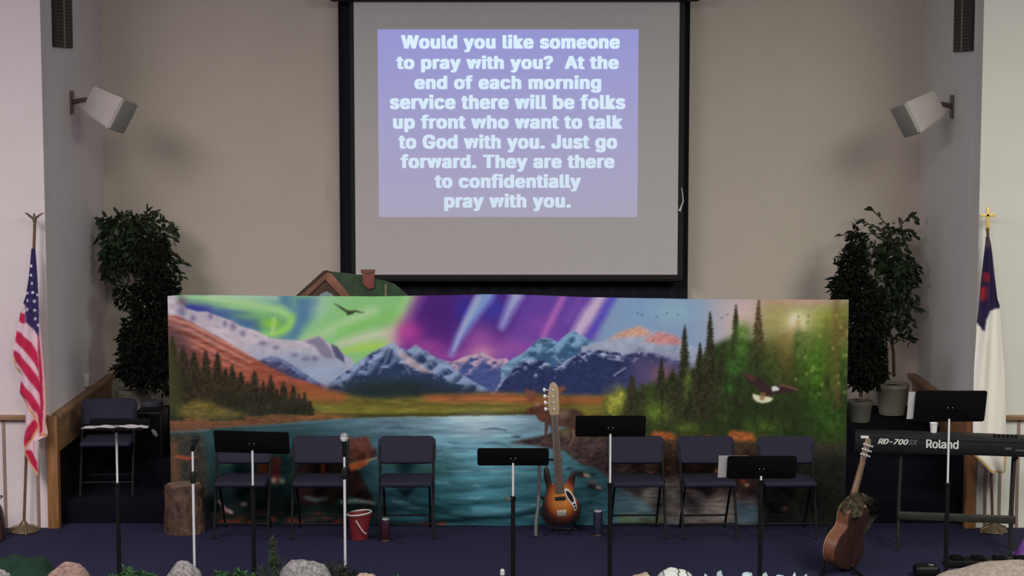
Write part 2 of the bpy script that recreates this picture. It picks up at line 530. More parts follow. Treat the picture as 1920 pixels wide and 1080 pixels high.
# ------------------------------------------------------------------ painting tools for printed cloth
class Canvas:
    def __init__(s, x0, y0, w, h, base, seed=1):
        s.x0, s.y0, s.w, s.h = x0, y0, w, h
        s.X, s.Y = np.meshgrid(np.arange(w) + x0 + 0.5, np.arange(h) + y0 + 0.5)
        s.C = np.zeros((h, w, 3)); s.C[:] = base
        s.rng = np.random.RandomState(seed)

    def vnoise(s, sx, sy):
        gw, gh = int(s.w / sx) + 3, int(s.h / sy) + 3
        g = s.rng.rand(gh, gw)
        fx = (s.X - s.x0) / sx; fy = (s.Y - s.y0) / sy
        ix = fx.astype(int); iy = fy.astype(int)
        tx = fx - ix; ty = fy - iy
        tx = tx * tx * (3 - 2 * tx); ty = ty * ty * (3 - 2 * ty)
        return (g[iy, ix] * (1 - tx) + g[iy, ix + 1] * tx) * (1 - ty) + (g[iy + 1, ix] * (1 - tx) + g[iy + 1, ix + 1] * tx) * ty

    def fbm(s, sx, sy, o=4):
        r = 0; a = 1; t = 0
        for i in range(o):
            r = r + a * s.vnoise(max(sx / 2 ** i, 1.2), max(sy / 2 ** i, 1.2)); t += a; a *= 0.55
        return r / t

    def polymask(s, pts):
        m = np.zeros((s.h, s.w), bool)
        n = len(pts)
        for i in range(n):
            xa, ya = pts[i]; xb, yb = pts[(i + 1) % n]
            if ya == yb: continue
            c = (ya > s.Y) != (yb > s.Y)
            m ^= c & (s.X < (xb - xa) * (s.Y - ya) / (yb - ya) + xa)
        return m.astype(float)

    @staticmethod
    def blur(m, r):
        r = int(round(r))
        if r < 1: return m
        for _ in range(2):
            for ax in (0, 1):
                pad = [(0, 0)] * m.ndim; pad[ax] = (r + 1, r)
                c = np.cumsum(np.pad(m, pad, mode='edge'), axis=ax)
                n = m.shape[ax]
                hi = np.take(c, np.arange(2 * r + 1, 2 * r + 1 + n), axis=ax)
                lo = np.take(c, np.arange(0, n), axis=ax)
                m = (hi - lo) / (2 * r + 1)
        return m

    def mix(s, m, col):
        col = np.asarray(col, float)
        s.C = s.C * (1 - m[..., None]) + col * m[..., None]

    def poly(s, pts, col, soft=1, a=1.0, tex=0.0, ts=(6, 6)):
        m = s.blur(s.polymask(pts), soft) * a
        col = np.asarray(col, float)
        if tex > 0:
            col = col * (1 + tex * (s.fbm(*ts) - 0.5)[..., None] * 2)
        s.mix(m, col)

    def stroke(s, pts, wd, col, soft=2, a=1.0):
        d = np.full((s.h, s.w), 9.0)
        if not isinstance(wd, (list, tuple)): wd = [wd] * len(pts)
        for i in range(len(pts) - 1):
            (xa, ya), (xb, yb) = pts[i], pts[i + 1]
            dx, dy = xb - xa, yb - ya; L = dx * dx + dy * dy + 1e-9
            t = np.clip(((s.X - xa) * dx + (s.Y - ya) * dy) / L, 0, 1)
            dist = np.hypot(s.X - xa - t * dx, s.Y - ya - t * dy)
            half = (wd[i] + (wd[i + 1] - wd[i]) * t) / 2
            d = np.minimum(d, (dist - half) / max(soft, 0.5))
        s.mix(np.clip(0.5 - d / 2, 0, 1) * a, col)

    def blob(s, cx, cy, rx, ry, col, a=1.0, p=2.0):
        e = ((s.X - cx) / rx) ** 2 + ((s.Y - cy) / ry) ** 2
        s.mix(np.exp(-e ** (p / 2)) * a, col)

    def mountain(s, ridge, base, snow, rock, depth, ns=(10, 7), soft=0.7, bias=0.0):
        pts = [(ridge[0][0], base)] + ridge + [(ridge[-1][0], base)]
        m = s.blur(s.polymask(pts), soft)
        rx = [p[0] for p in ridge]; ry = [p[1] for p in ridge]
        hgt = (s.Y - np.interp(s.X, rx, ry)) / depth
        n = s.fbm(*ns, 5)
        # diagonal gullies
        g = np.sin((s.X * 0.55 + s.Y * 0.35) * 0.35 + 6 * n)
        k = np.clip((n * 1.5 + 0.22 * g - 0.30 - hgt + bias) * 1.7 + 0.42, 0, 1)[..., None]
        snow = np.asarray(snow, float); rock = np.asarray(rock, float)
        c = rock * (0.8 + 0.4 * n[..., None]) * (1 - k) + snow * (0.82 + 0.3 * n[..., None]) * k
        s.C = s.C * (1 - m[..., None]) + c * m[..., None]

    def conifer(s, x, top, base, wd, col, a=1.0):
        t = np.clip((s.Y - top) / (base - top), 0, 1)
        saw = (t * (base - top) / 7.0) % 1.0
        n = s.vnoise(3, 4)
        hw = wd / 2 * (0.04 + t ** 0.8) * (0.45 + 0.45 * saw + 0.5 * (n - 0.3))
        m = np.clip(hw - np.abs(s.X - x) + 0.5, 0, 1) * (s.Y > top) * (s.Y < base)
        tex = 0.7 + 0.6 * s.vnoise(4, 5)[..., None]
        m = s.blur(m, 1) * a
        s.C = s.C * (1 - m[..., None]) + np.asarray(col, float) * tex * m[..., None]


def paint_landscape():
    c = Canvas(312, 548, 1284, 462, (95, 120, 150), 7)
    # ---- sky
    W_ = lambda pts, col, a=1.0, soft=12: c.poly(pts, col, soft, a)
    W_([(312, 540), (600, 540), (600, 720), (312, 720)], (80, 120, 140))
    W_([(555, 540), (800, 540), (745, 650), (740, 720), (555, 720)], (122, 176, 112), 1, 8)
    W_([(790, 540), (1010, 540), (960, 720), (725, 720), (748, 640)], (72, 36, 112), 1, 7)
    W_([(1000, 540), (1170, 540), (1100, 720), (900, 720)], (92, 62, 146), 1, 12)
    W_([(1150, 540), (1600, 540), (1600, 720), (1080, 720)], (118, 140, 172), 1, 10)
    W_([(1330, 540), (1600, 540), (1600, 760), (1330, 760)], (160, 152, 158), 1, 25)
    # left aurora
    W_([(335, 548), (480, 548), (560, 585), (560, 640), (480, 640), (420, 600)], (84, 130, 140), .8, 6)
    c.poly([(340, 558), (372, 562), (430, 576), (436, 600), (420, 594), (380, 586), (352, 580)], (42, 44, 132), 3)
    c.poly([(398, 574), (470, 580), (494, 600), (490, 622), (450, 606), (400, 588)], (62, 88, 136), 5)
    c.stroke([(330, 556), (400, 560), (470, 570), (528, 582), (550, 596)], [10, 14, 20, 18, 14], (150, 196, 128), 8, .95)
    c.stroke([(400, 553), (520, 558)], 12, (170, 200, 160), 8, .8)
    c.stroke([(552, 598), (545, 612), (520, 626), (490, 628)], [14, 16, 12, 8], (142, 196, 92), 7, .95)
    c.blob(512, 606, 24, 14, (122, 182, 56), .95)
    c.blob(478, 592, 40, 9, (112, 168, 96), .7)
    c.blob(440, 575, 50, 8, (140, 186, 132), .6)
    c.stroke([(517, 598), (514, 622)], 5, (190, 215, 150), 5, .6)
    c.stroke([(345, 566), (430, 572), (500, 586)], 5, (130, 180, 110), 6, .6)
    c.poly([(556, 556), (606, 556), (600, 590), (575, 620), (560, 640), (545, 628), (557, 605)], (72, 108, 146), 6, .9)
    # green middle
    c.stroke([(640, 560), (600, 595), (570, 632)], [26, 20, 10], (128, 176, 130), 12, .8)
    c.stroke([(700, 585), (640, 612), (565, 645)], [14, 12, 8], (176, 196, 160), 12, .8)
    c.stroke([(610, 556), (600, 580)], 26, (150, 180, 165), 12, .6)
    c.stroke([(745, 590), (690, 605), (640, 622)], [16, 14, 10], (110, 176, 88), 10, .8)
    c.stroke([(738, 622), (690, 632), (640, 646)], [16, 16, 12], (190, 186, 172), 10, .85)
    c.stroke([(735, 645), (680, 652), (645, 660)], [10, 12, 8], (158, 192, 78), 8, .9)
    c.stroke([(768, 560), (742, 608)], [10, 6], (160, 200, 130), 10, .7)
    c.blob(740, 640, 16, 18, (196, 168, 168), .7)
    # purple
    c.stroke([(786, 556), (764, 600), (750, 640)], [16, 16, 14], (150, 96, 150), 12, .7)
    c.blob(768, 622, 26, 22, (172, 62, 140), .85)
    c.blob(800, 650, 40, 16, (150, 64, 140), .8)
    c.blob(850, 668, 60, 14, (140, 70, 142), .8)
    c.blob(900, 640, 34, 34, (150, 82, 156), .8)
    c.blob(960, 655, 50, 24, (142, 76, 150), .75)
    c.blob(905, 662, 26, 14, (186, 130, 160), .7)
    c.blob(835, 585, 40, 28, (66, 32, 104), .8)
    c.blob(872, 580, 20, 30, (54, 44, 136), .9)
    c.blob(928, 580, 26, 30, (56, 56, 146), .9)
    c.blob(990, 580, 26, 28, (88, 58, 148), .8)
    c.blob(1015, 612, 34, 24, (118, 66, 150), .8)
    c.stroke([(912, 552), (884, 596), (862, 632), (848, 664)], [30, 20, 12, 5], (118, 150, 206), 8, .9)
    c.stroke([(896, 560), (872, 606), (852, 655)], [10, 8, 3], (168, 172, 208), 5, .7)
    c.stroke([(970, 552), (956, 580), (942, 612)], [24, 16, 10], (146, 152, 204), 8, .95)
    c.stroke([(1056, 556), (1036, 596), (1018, 632)], [10, 10, 8], (176, 104, 172), 6, .8)
    c.stroke([(1092, 556), (1064, 600)], [12, 14], (116, 74, 160), 8, .6)
    c.stroke([(1128, 554), (1104, 590), (1084, 622)], [20, 26, 22], (186, 168, 196), 8, .9)
    c.stroke([(1150, 554), (1124, 600), (1104, 634)], [16, 12, 8], (78, 66, 172), 6, .9)
    c.blob(1200, 580, 40, 26, (112, 142, 180), .8)
    c.blob(1262, 585, 44, 24, (128, 160, 176), .8)
    c.blob(1400, 600, 40, 40, (196, 164, 160), .7)
    c.blob(1460, 568, 46, 14, (186, 140, 160), .7)
    # flying specks
    for x, y in ((1195, 588), (1203, 590), (1230, 594), (1250, 588), (1270, 590), (1362, 590), (1352, 596), (1375, 600)):
        c.blob(x, y, 2.2, 1.4, (60, 70, 90), .7)
    # ---- left snow range
    c.mountain([(312, 552), (335, 556), (352, 578), (372, 584), (392, 584), (412, 592), (440, 602), (455, 612), (480, 618), (510, 633), (535, 636), (566, 640), (600, 630), (615, 640), (632, 655), (650, 668), (664, 676)],
               735, (176, 168, 178), (92, 94, 124), 170, (14, 9), bias=.75)
    c.poly([(640, 668), (664, 676), (640, 735), (470, 735), (450, 660), (560, 660)], (124, 144, 172), 14, .75)
    for x, y, rx, ry in ((345, 585, 10, 12), (365, 597, 7, 9), (398, 592, 5, 8), (425, 606, 5, 7), (440, 612, 6, 8), (458, 625, 6, 6), (495, 643, 8, 5), (520, 652, 6, 4), (554, 666, 7, 4), (575, 673, 8, 5), (592, 672, 7, 5)):
        c.blob(x, y, rx, ry, (96, 92, 122), .75)
    c.poly([(574, 641), (600, 630), (612, 640), (624, 660), (627, 674), (607, 669), (592, 650), (582, 645)], (112, 108, 130), 1.5, .9)
    c.poly([(622, 645), (634, 650), (646, 668), (648, 681), (630, 669)], (72, 74, 104), 1.2, .95)
    c.mountain([(486, 676), (510, 668), (530, 672), (560, 692), (600, 718), (625, 730)], 740, (96, 112, 152), (50, 60, 98), 22, (8, 6), bias=.0)
    c.blob(345, 565, 9, 12, (96, 80, 92), .8)
    # red slope
    red = [(312, 592), (335, 592), (362, 604), (390, 620), (420, 636), (450, 655), (480, 672), (512, 690), (545, 706), (590, 722), (625, 732), (650, 746), (650, 790), (312, 820)]
    n = c.fbm(26, 5, 4)
    c.poly(red, (128, 70, 57), 1, 1, .35, (18, 5))
    for y0, k in ((600, .75), (612, .7), (628, .5), (640, .4)):
        c.stroke([(318, y0 - 4), (360, y0 + 8), (420, y0 + 40), (470, y0 + 66)], [5, 4, 3, 2], (196, 164, 158), 4, k)
    c.poly([(312, 600), (345, 620), (380, 690), (360, 740), (312, 760)], (66, 52, 58), 12, .8)
    c.blob(470, 700, 60, 22, (142, 78, 58), .5)
    # ---- centre mountains
    c.mountain([(828, 676), (850, 678), (870, 668), (892, 664), (905, 660), (918, 668), (932, 674), (950, 672), (962, 684), (980, 710), (1000, 750)], 755, (172, 146, 164), (66, 78, 130), 40, (11, 7), bias=-.12)
    c.mountain([(606, 728), (640, 704), (668, 682), (700, 660), (720, 650), (737, 642), (750, 652), (765, 656), (780, 647), (796, 656), (815, 668), (834, 676), (850, 690), (872, 706), (900, 722), (930, 738), (945, 750)],
               760, (122, 140, 174), (44, 58, 90), 70, (16, 10), bias=-.12)
    for q_ in (((737, 644), (715, 662), (690, 690)), ((737, 644), (728, 668), (712, 700)), ((740, 646), (752, 672), (770, 700)), ((690, 672), (660, 700), (640, 715)), ((800, 660), (825, 682), (850, 704)), ((780, 648), (800, 668), (815, 690))):
        c.stroke(list(q_), [4, 3, 1], (150, 160, 186), 3, .6)
    c.poly([(745, 650), (770, 668), (800, 690), (820, 700), (790, 698), (764, 684), (750, 668)], (184, 164, 168), 2, .7)
    c.poly([(600, 735), (680, 712), (790, 712), (900, 736), (930, 760), (600, 760)], (34, 44, 50), 10, .95)
    c.poly([(620, 752), (700, 722), (760, 715), (790, 725), (800, 760)], (30, 42, 40), 8, .7)
    # ---- right mountains
    c.mountain([(940, 690), (962, 672), (985, 660), (1002, 642), (1018, 633), (1032, 634), (1045, 642), (1058, 630), (1074, 619), (1090, 628), (1104, 636), (1118, 644)], 760, (112, 146, 176), (54, 84, 118), 46, (14, 9), bias=-.05)
    c.mountain([(1090, 650), (1128, 640), (1150, 628), (1180, 616), (1200, 612), (1216, 620), (1232, 622), (1246, 622), (1262, 628), (1280, 640), (1310, 655), (1380, 680)], 760, (146, 156, 180), (112, 122, 152), 120, (14, 9), bias=.5)
    c.poly([(1142, 636), (1165, 622), (1198, 612), (1216, 620), (1220, 630), (1196, 630), (1160, 634)], (198, 140, 112), 3, .85, .3, (6, 4))
    c.poly([(1204, 640), (1234, 622), (1262, 628), (1284, 642), (1270, 646), (1240, 646)], (176, 112, 108), 3, .85, .3, (6, 4))
    c.mountain([(930, 730), (946, 706), (965, 688), (985, 676), (1005, 674), (1020, 676), (1040, 690), (1055, 680), (1075, 668), (1100, 658), (1125, 656), (1150, 660), (1172, 664), (1200, 660), (1230, 664), (1262, 672), (1300, 690), (1330, 740)],
               762, (140, 150, 184), (40, 48, 84), 26, (9, 5), bias=-.32)
    c.poly([(1180, 668), (1262, 672), (1330, 700), (1330, 760), (1190, 760)], (82, 70, 106), 14, .8)
    c.poly([(1220, 690), (1260, 690), (1290, 750), (1230, 750)], (130, 86, 92), 8, .6)
    for pa, pb in (((1040, 668), (1060, 690)), ((1085, 664), (1100, 676)), ((1152, 704), (1172, 690)), ((1120, 664), (1160, 668)), ((1140, 672), (1168, 676))):
        c.stroke([pa, pb], 2, (176, 182, 206), 2, .7)
    c.blob(1005, 704, 3, 3, (180, 186, 214), .8)
    # ---- meadow
    c.poly([(560, 728), (620, 736), (700, 748), (800, 744), (960, 738), (1160, 744), (1160, 790), (560, 800)], (100, 92, 42), 4, 1, .35, (30, 5))
    c.poly([(790, 742), (860, 740), (940, 738), (1000, 744), (1160, 744), (1160, 758), (960, 756), (800, 754)], (146, 84, 54), 4, .9, .25, (30, 4))
    c.poly([(560, 712), (620, 730), (660, 744), (640, 756), (560, 750)], (138, 76, 50), 5, .8)
    c.poly([(660, 752), (800, 758), (960, 762), (960, 768), (700, 762)], (70, 66, 34), 3, .6)
    c.poly([(600, 760), (700, 762), (880, 764), (960, 766), (960, 776), (600, 778)], (112, 110, 44), 3, .7, .3, (20, 4))
    c.poly([(560, 776), (700, 776), (900, 774), (1010, 772), (1010, 782), (800, 782), (640, 788), (560, 795)], (46, 46, 26), 2, .8)
    c.poly([(312, 756), (370, 750), (430, 766), (560, 772), (680, 783), (600, 792), (450, 802), (312, 812)], (128, 86, 48), 4, 1, .4, (16, 4))
    c.poly([(350, 755), (420, 760), (470, 780), (380, 785)], (140, 122, 52), 6, .7)
    c.poly([(312, 778), (400, 786), (520, 784), (640, 782), (560, 793), (430, 802), (312, 812)], (120, 64, 46), 4, .75, .5, (10, 3))
    # left dark conifers
    T = [(326, 630, 790, 30), (345, 648, 780, 34), (366, 660, 785, 36), (388, 656, 780, 30), (410, 660, 790, 34), (425, 690, 786, 26), (437, 684, 788, 30), (453, 696, 775, 26), (466, 715, 772, 22), (479, 694, 780, 28), (495, 712, 775, 20), (509, 702, 776, 22), (520, 728, 775, 18), (533, 714, 776, 20), (551, 722, 778, 18), (562, 738, 778, 14), (572, 735, 780, 16), (582, 750, 780, 12)]
    for x, t, b_, wd in T:
        c.conifer(x, t, b_, wd * 1.9, (42, 38, 28))
    c.poly([(320, 720), (580, 755), (580, 776), (470, 780), (320, 690)], (38, 36, 26), 5, .85, .4, (5, 12))
    c.poly([(312, 640), (330, 640), (345, 780), (312, 780)], (58, 62, 36), 8, .7)
    c.poly([(330, 775), (345, 758), (375, 750), (402, 757), (430, 770), (470, 778), (440, 786), (360, 788)], (112, 98, 44), 5, .75, .4, (12, 4))
    # ---- lake
    lake = [(312, 812), (450, 801), (560, 792), (640, 786), (720, 783), (880, 781), (1012, 778), (1100, 790), (1160, 800), (1600, 830), (1600, 1012), (312, 1012)]
    yy = c.Y; xx = c.X
    n1 = c.fbm(46, 5, 5); n2 = c.fbm(110, 16, 4)
    tt = np.clip((yy - 782) / 200, 0, 1)[..., None]
    near = np.array((34, 76, 86.)); mid = np.array((66, 112, 126.)); far = np.array((92, 132, 150.))
    lc = np.where(tt < .4, far + (mid - far) * tt / .4, mid + (near - mid) * (tt - .4) / .6)
    cen = np.exp(-((xx - 905) / 190) ** 2)[..., None]
    lc = lc * (0.62 + 0.42 * cen) + np.array((44, 32, 30.)) * cen * (1 - tt) ** 3
    lc = lc * (0.55 + 0.9 * (0.6 * n1 + 0.4 * n2))[..., None]
    m = c.blur(c.polymask(lake), 1)[..., None]
    c.C = c.C * (1 - m) + lc * m
    c.blob(900, 800, 46, 22, (166, 176, 192), .55)
    c.poly([(312, 812), (600, 800), (700, 900), (700, 1012), (312, 1012)], (28, 54, 53), 40, .75)
    c.poly([(380, 900), (560, 910), (700, 950), (760, 990), (380, 1012)], (18, 27, 27), 24, .9)
    c.stroke([(318, 812), (360, 809), (392, 808)], 2, (150, 140, 140), 2, .5)
    c.stroke([(450, 803), (560, 794), (640, 788)], 1.5, (120, 135, 140), 2, .4)
    for i in range(60):
        x = c.rng.uniform(720, 1010); y = c.rng.uniform(800, 985); L = c.rng.uniform(14, 60)
        k = c.rng.rand()
        c.stroke([(x, y), (x + L / 2, y + c.rng.uniform(-2, 3)), (x + L, y + c.rng.uniform(-1, 4))], [0.5, 2.4, 0.5], (22, 54, 70) if k < .6 else (124, 164, 176), 2.5, .55)
    c.stroke([(810, 960), (870, 972), (940, 976), (1000, 966)], [2, 7, 7, 2], (18, 36, 44), 4, .9)  # this stroke and those below paint in the shading of the cloth's folds
    c.stroke([(720, 925), (790, 950), (870, 966), (960, 968), (1012, 952)], [2, 5, 6, 5, 2], (22, 44, 52), 5, .8)
    c.stroke([(700, 900), (760, 925), (830, 940), (900, 944)], [2, 4, 5, 2], (28, 58, 66), 5, .7)
    c.stroke([(840, 976), (900, 984), (960, 984)], [3, 5, 3], (20, 40, 46), 4, .8)
    c.stroke([(850, 962), (900, 968), (950, 968)], [2, 5, 2], (86, 136, 152), 5, .6)
    c.stroke([(740, 950), (800, 972), (880, 988)], [2, 5, 3], (20, 36, 46), 5, .8)
    c.stroke([(890, 958), (960, 962), (1010, 950)], [6, 10, 4], (98, 148, 168), 6, .5)
    # water-weed streaks at left
    for i in range(26):
        x = c.rng.uniform(400, 560); y = c.rng.uniform(860, 905)
        c.stroke([(x, y), (x + 26, y + 3)], 2, (52, 92, 60), 3, .5)
    for i in range(20):
        x = c.rng.uniform(700, 800); y = c.rng.uniform(870, 900)
        c.stroke([(x, y), (x + 40, y + 3)], 2, (58, 100, 84), 3, .5)
    # ---- right bank, stream and rocks
    c.poly([(952, 832), (985, 824), (1020, 818), (1050, 806), (1085, 800), (1110, 800), (1140, 806), (1600, 810), (1600, 1012), (1330, 1012), (1230, 960), (1180, 930), (1150, 905), (1120, 880), (1090, 872), (1060, 848), (1000, 836)], (58, 46, 46), 2, 1, .55, (7, 4))
    c.poly([(1040, 808), (1085, 800), (1110, 808), (1060, 818)], (96, 92, 60), 3, .7)
    c.poly([(1145, 800), (1320, 812), (1500, 850), (1450, 880), (1180, 880)], (70, 48, 36), 8, .7, .5, (8, 4))
    c.poly([(1150, 930), (1260, 905), (1330, 930), (1430, 940), (1420, 985), (1280, 992), (1160, 980)], (124, 116, 112), 8, .85, .45, (22, 4))
    c.poly([(1100, 930), (1180, 925), (1230, 960), (1230, 1000), (1080, 1000)], (64, 108, 122), 8, .7, .4, (20, 4))
    c.poly([(1380, 945), (1440, 950), (1440, 985), (1380, 985)], (84, 122, 140), 6, .7)
    c.poly([(1160, 965), (1250, 975), (1250, 992), (1160, 992)], (84, 92, 62), 5, .7, .4, (14, 3))
    c.poly([(1430, 880), (1600, 840), (1600, 1012), (1430, 1012)], (30, 32, 28), 12, .95, .4, (8, 8))
    c.poly([(1280, 870), (1420, 880), (1420, 920), (1290, 920)], (46, 34, 30), 8, .9, .4, (6, 4))
    for x, y, col in ((1300, 895, (150, 92, 54)), (1222, 890, (140, 78, 66)), (1395, 905, (164, 60, 56)), (1402, 912, (190, 150, 120)), (1255, 880, (136, 84, 56)), (1475, 958, (120, 90, 84)), (1345, 885, (176, 128, 60))):
        c.blob(x, y, 5, 4, col, .8)
    for i in range(70):
        x = c.rng.uniform(960, 1240); y = c.rng.uniform(815, 920)
        if x > 960 + (y - 815) * 1.5:
            c.blob(x, y, c.rng.uniform(3, 9), c.rng.uniform(2, 4), (96, 78, 74) if c.rng.rand() < .5 else (26, 22, 28), .6)
    # ---- right forest
    c.poly([(1130, 752), (1160, 735), (1200, 725), (1270, 706), (1300, 692), (1330, 650), (1370, 632), (1420, 640), (1470, 625), (1520, 600), (1600, 560), (1600, 830), (1480, 830), (1340, 822), (1220, 812), (1140, 800)], (44, 56, 29), 5, 1, .55, (12, 14))
    c.poly([(1140, 770), (1300, 730), (1450, 720), (1600, 720), (1600, 835), (1140, 812)], (30, 38, 22), 22, .8)
    c.poly([(1430, 548), (1600, 548), (1600, 660), (1430, 660)], (122, 116, 72), 16, .7)
    c.blob(1552, 600, 40, 26, (146, 150, 62), .8)
    c.blob(1500, 562, 80, 10, (176, 132, 136), .7)
    c.blob(1450, 605, 34, 40, (150, 140, 80), .7)
    c.blob(1540, 650, 44, 44, (74, 98, 34), .6)
    c.blob(1495, 604, 26, 24, (206, 204, 160), .75)
    c.blob(1492, 602, 11, 12, (236, 230, 222), 1)
    for a_ in range(14):
        an = a_ * 2 * math.pi / 14 + .2
        c.stroke([(1495, 603), (1495 + 62 * math.cos(an), 603 + 52 * math.sin(an))], [4, 1], (196, 170, 118), 5, .28)
    for a_, L in ((1.9, 130), (2.15, 120), (2.4, 100)):
        c.stroke([(1490, 612), (1490 + L * math.cos(a_), 612 + L * math.sin(a_))], [3, 8], (176, 120, 84), 10, .22)
    c.blob(1470, 672, 24, 40, (132, 100, 56), .5)
    T2 = [(1330, 584, 790, 44), (1283, 608, 790, 40), (1312, 642, 790, 44), (1378, 569, 770, 40), (1420, 558, 700, 34), (1240, 672, 800, 36), (1185, 702, 800, 40), (1262, 690, 800, 36), (1205, 720, 800, 32), (1352, 660, 790, 40), (1300, 690, 800, 36)]
    for i, (x, t, b_, wd) in enumerate(T2):
        c.conifer(x, t, b_, wd * (1.05 if i < 5 else 1.2), (42, 42, 30) if i != 4 else (76, 60, 42))
    for x, y, rx, ry, col in ((1390, 650, 16, 34, (58, 92, 38)), (1378, 690, 16, 22, (48, 86, 38)), (1392, 622, 14, 16, (88, 116, 54)), (1368, 728, 16, 12, (50, 92, 36)), (1530, 700, 26, 60, (62, 96, 30)),
                              (1565, 680, 20, 70, (58, 84, 30)), (1555, 790, 40, 36, (42, 66, 26)), (1290, 722, 7, 28, (80, 96, 44)), (1150, 760, 16, 26, (150, 150, 60)), (1163, 742, 10, 16, (160, 158, 70)), (1230, 775, 26, 24, (76, 96, 38)),
                              (1290, 805, 30, 16, (64, 78, 34)), (1430, 800, 40, 18, (56, 74, 30)), (1360, 770, 20, 24, (40, 52, 26)), (1440, 700, 40, 60, (48, 60, 30)), (1415, 690, 14, 50, (40, 48, 28)), (1495, 650, 8, 36, (64, 84, 40)), (1580, 620, 16, 30, (96, 84, 50))):
        tex = 0.55 + 0.9 * c.fbm(7, 8, 3)[..., None]
        e = ((c.X - x) / rx) ** 2 + ((c.Y - y) / ry) ** 2
        mm = (np.exp(-e) * .9)[..., None]
        c.C = c.C * (1 - mm) + np.asarray(col, float) * tex * mm
    c.stroke([(1566, 562), (1564, 640), (1570, 760)], [8, 8, 8], (96, 66, 44), 8, .7)
    c.stroke([(1548, 600), (1552, 740)], 6, (84, 66, 40), 8, .5)
    for i in range(46):
        x = c.rng.uniform(1490, 1590); y = c.rng.uniform(590, 740)
        c.blob(x, y, 2.5, 3, (164, 160, 92) if c.rng.rand() < .4 else (50, 66, 26), .55)
    for i in range(50):
        x = c.rng.uniform(1200, 1585); y = c.rng.uniform(700, 825)
        c.blob(x, y, c.rng.uniform(2, 5), c.rng.uniform(6, 18), (26, 34, 20), .55)
    for x0, x1, y, h in ((1218, 1272, 818, 8), (1362, 1420, 818, 10), (1420, 1462, 826, 6), (1318, 1345, 822, 4)):
        c.poly([(x0, y + h), (x0 + 8, y - h), (x1 - 10, y - h * .6), (x1, y + h)], (156, 82, 44), 3, .85, .4, (6, 3))
    # ---- soaring bird
    c.stroke([(630, 570), (640, 576), (652, 584), (660, 586)], [1, 3.4, 4, 5], (52, 62, 44), 1.5)
    c.stroke([(655, 588), (668, 584), (684, 587)], [6, 4, 1], (52, 62, 44), 1.5)
    # ---- bald eagle
    c.poly([(1390, 702), (1405, 703), (1424, 708), (1440, 720), (1450, 730), (1448, 742), (1434, 742), (1424, 732), (1414, 722), (1400, 712)], (48, 34, 36), 1)
    c.poly([(1392, 700), (1408, 704), (1420, 712), (1406, 712)], (92, 60, 50), 1.5, .7)
    c.poly([(1446, 728), (1466, 722), (1482, 726), (1496, 731), (1484, 737), (1466, 738), (1450, 740)], (50, 34, 38), 1)
    c.stroke([(1462, 722), (1480, 726), (1496, 732)], [2, 3, 2], (130, 84, 70), 1.5, .8)
    c.poly([(1411, 738), (1424, 742), (1440, 744), (1450, 747), (1444, 754), (1430, 756), (1418, 753), (1412, 746)], (214, 206, 170), 1)
    c.poly([(1424, 738), (1436, 736), (1432, 752), (1424, 750)], (120, 86, 60), 1, .8)
    c.poly([(1446, 726), (1454, 724), (1462, 730), (1458, 733), (1448, 734)], (200, 196, 196), 1)
    # ---- moose
    br = (72, 52, 46)
    c.poly([(1004, 772), (1022, 768), (1040, 764), (1064, 768), (1080, 768), (1092, 772), (1098, 786), (1096, 804), (1080, 806), (1066, 806), (1050, 800), (1036, 800), (1020, 792), (1010, 788)], br, 1.5, 1, .3, (8, 6))
    c.poly([(1040, 768), (1070, 770), (1066, 782), (1046, 786)], (128, 102, 92), 4, .7)
    c.poly([(988, 768), (1002, 762), (1016, 758), (1028, 766), (1026, 790), (1014, 792), (1006, 778), (994, 778), (985, 776)], (84, 52, 44), 1.2, 1, .25, (6, 6))
    c.poly([(1002, 756), (1016, 758), (1010, 764)], (190, 150, 130), 1.5, .7)
    for xa, xb in ((1026, 1024), (1036, 1038), (1074, 1072), (1092, 1094)):
        c.stroke([(xa, 795), (xb, 815), (xb + 1, 836)], [8, 5, 4], (70, 50, 46), 1.5)
    c.stroke([(1074, 806), (1077, 820), (1068, 838)], 3, (120, 90, 76), 1.5, .8)
    c.poly([(984, 732), (990, 728), (994, 736), (1000, 730), (1006, 738), (1004, 750), (996, 756), (988, 748)], (110, 66, 54), 1.5, .9)
    c.poly([(1036, 734), (1046, 726), (1058, 724), (1062, 730), (1054, 736), (1042, 742)], (128, 70, 52), 1.5, .9)
    # ---- bears
    c.poly([(482, 874), (490, 866), (500, 866), (506, 876), (504, 892), (490, 896), (482, 886)], (98, 48, 30), 1.5, 1, .3, (5, 5))
    c.poly([(503, 858), (510, 857), (518, 860), (524, 856), (528, 864), (526, 880), (520, 892), (508, 890), (500, 876)], (86, 48, 38), 1.2, 1, .3, (5, 5))
    c.poly([(508, 884), (524, 882), (526, 902), (518, 912), (508, 904)], (74, 34, 34), 1.2)
    c.blob(512, 902, 6, 6, (190, 170, 150), .7); c.blob(528, 904, 6, 6, (150, 150, 130), .6)
    c.poly([(556, 876), (580, 858), (620, 852), (650, 862), (668, 880), (682, 905), (698, 935), (700, 952), (682, 955), (660, 930), (640, 936), (620, 950), (560, 950), (548, 910)], (34, 22, 22), 2, 1, .3, (8, 6))
    c.poly([(652, 830), (656, 818), (666, 824), (676, 822), (684, 818), (692, 822), (696, 836), (704, 846), (706, 854), (692, 862), (670, 868), (650, 866), (646, 848)], (84, 50, 42), 1.5, 1, .3, (6, 6))
    c.poly([(692, 848), (704, 846), (706, 856), (696, 860)], (56, 34, 40), 1.5, .9)
    c.poly([(652, 872), (670, 866), (692, 862), (690, 872), (674, 882), (656, 886)], (196, 104, 60), 1.5, .9)
    c.stroke([(686, 866), (706, 860)], 2.5, (190, 150, 90), 1.5, .8)
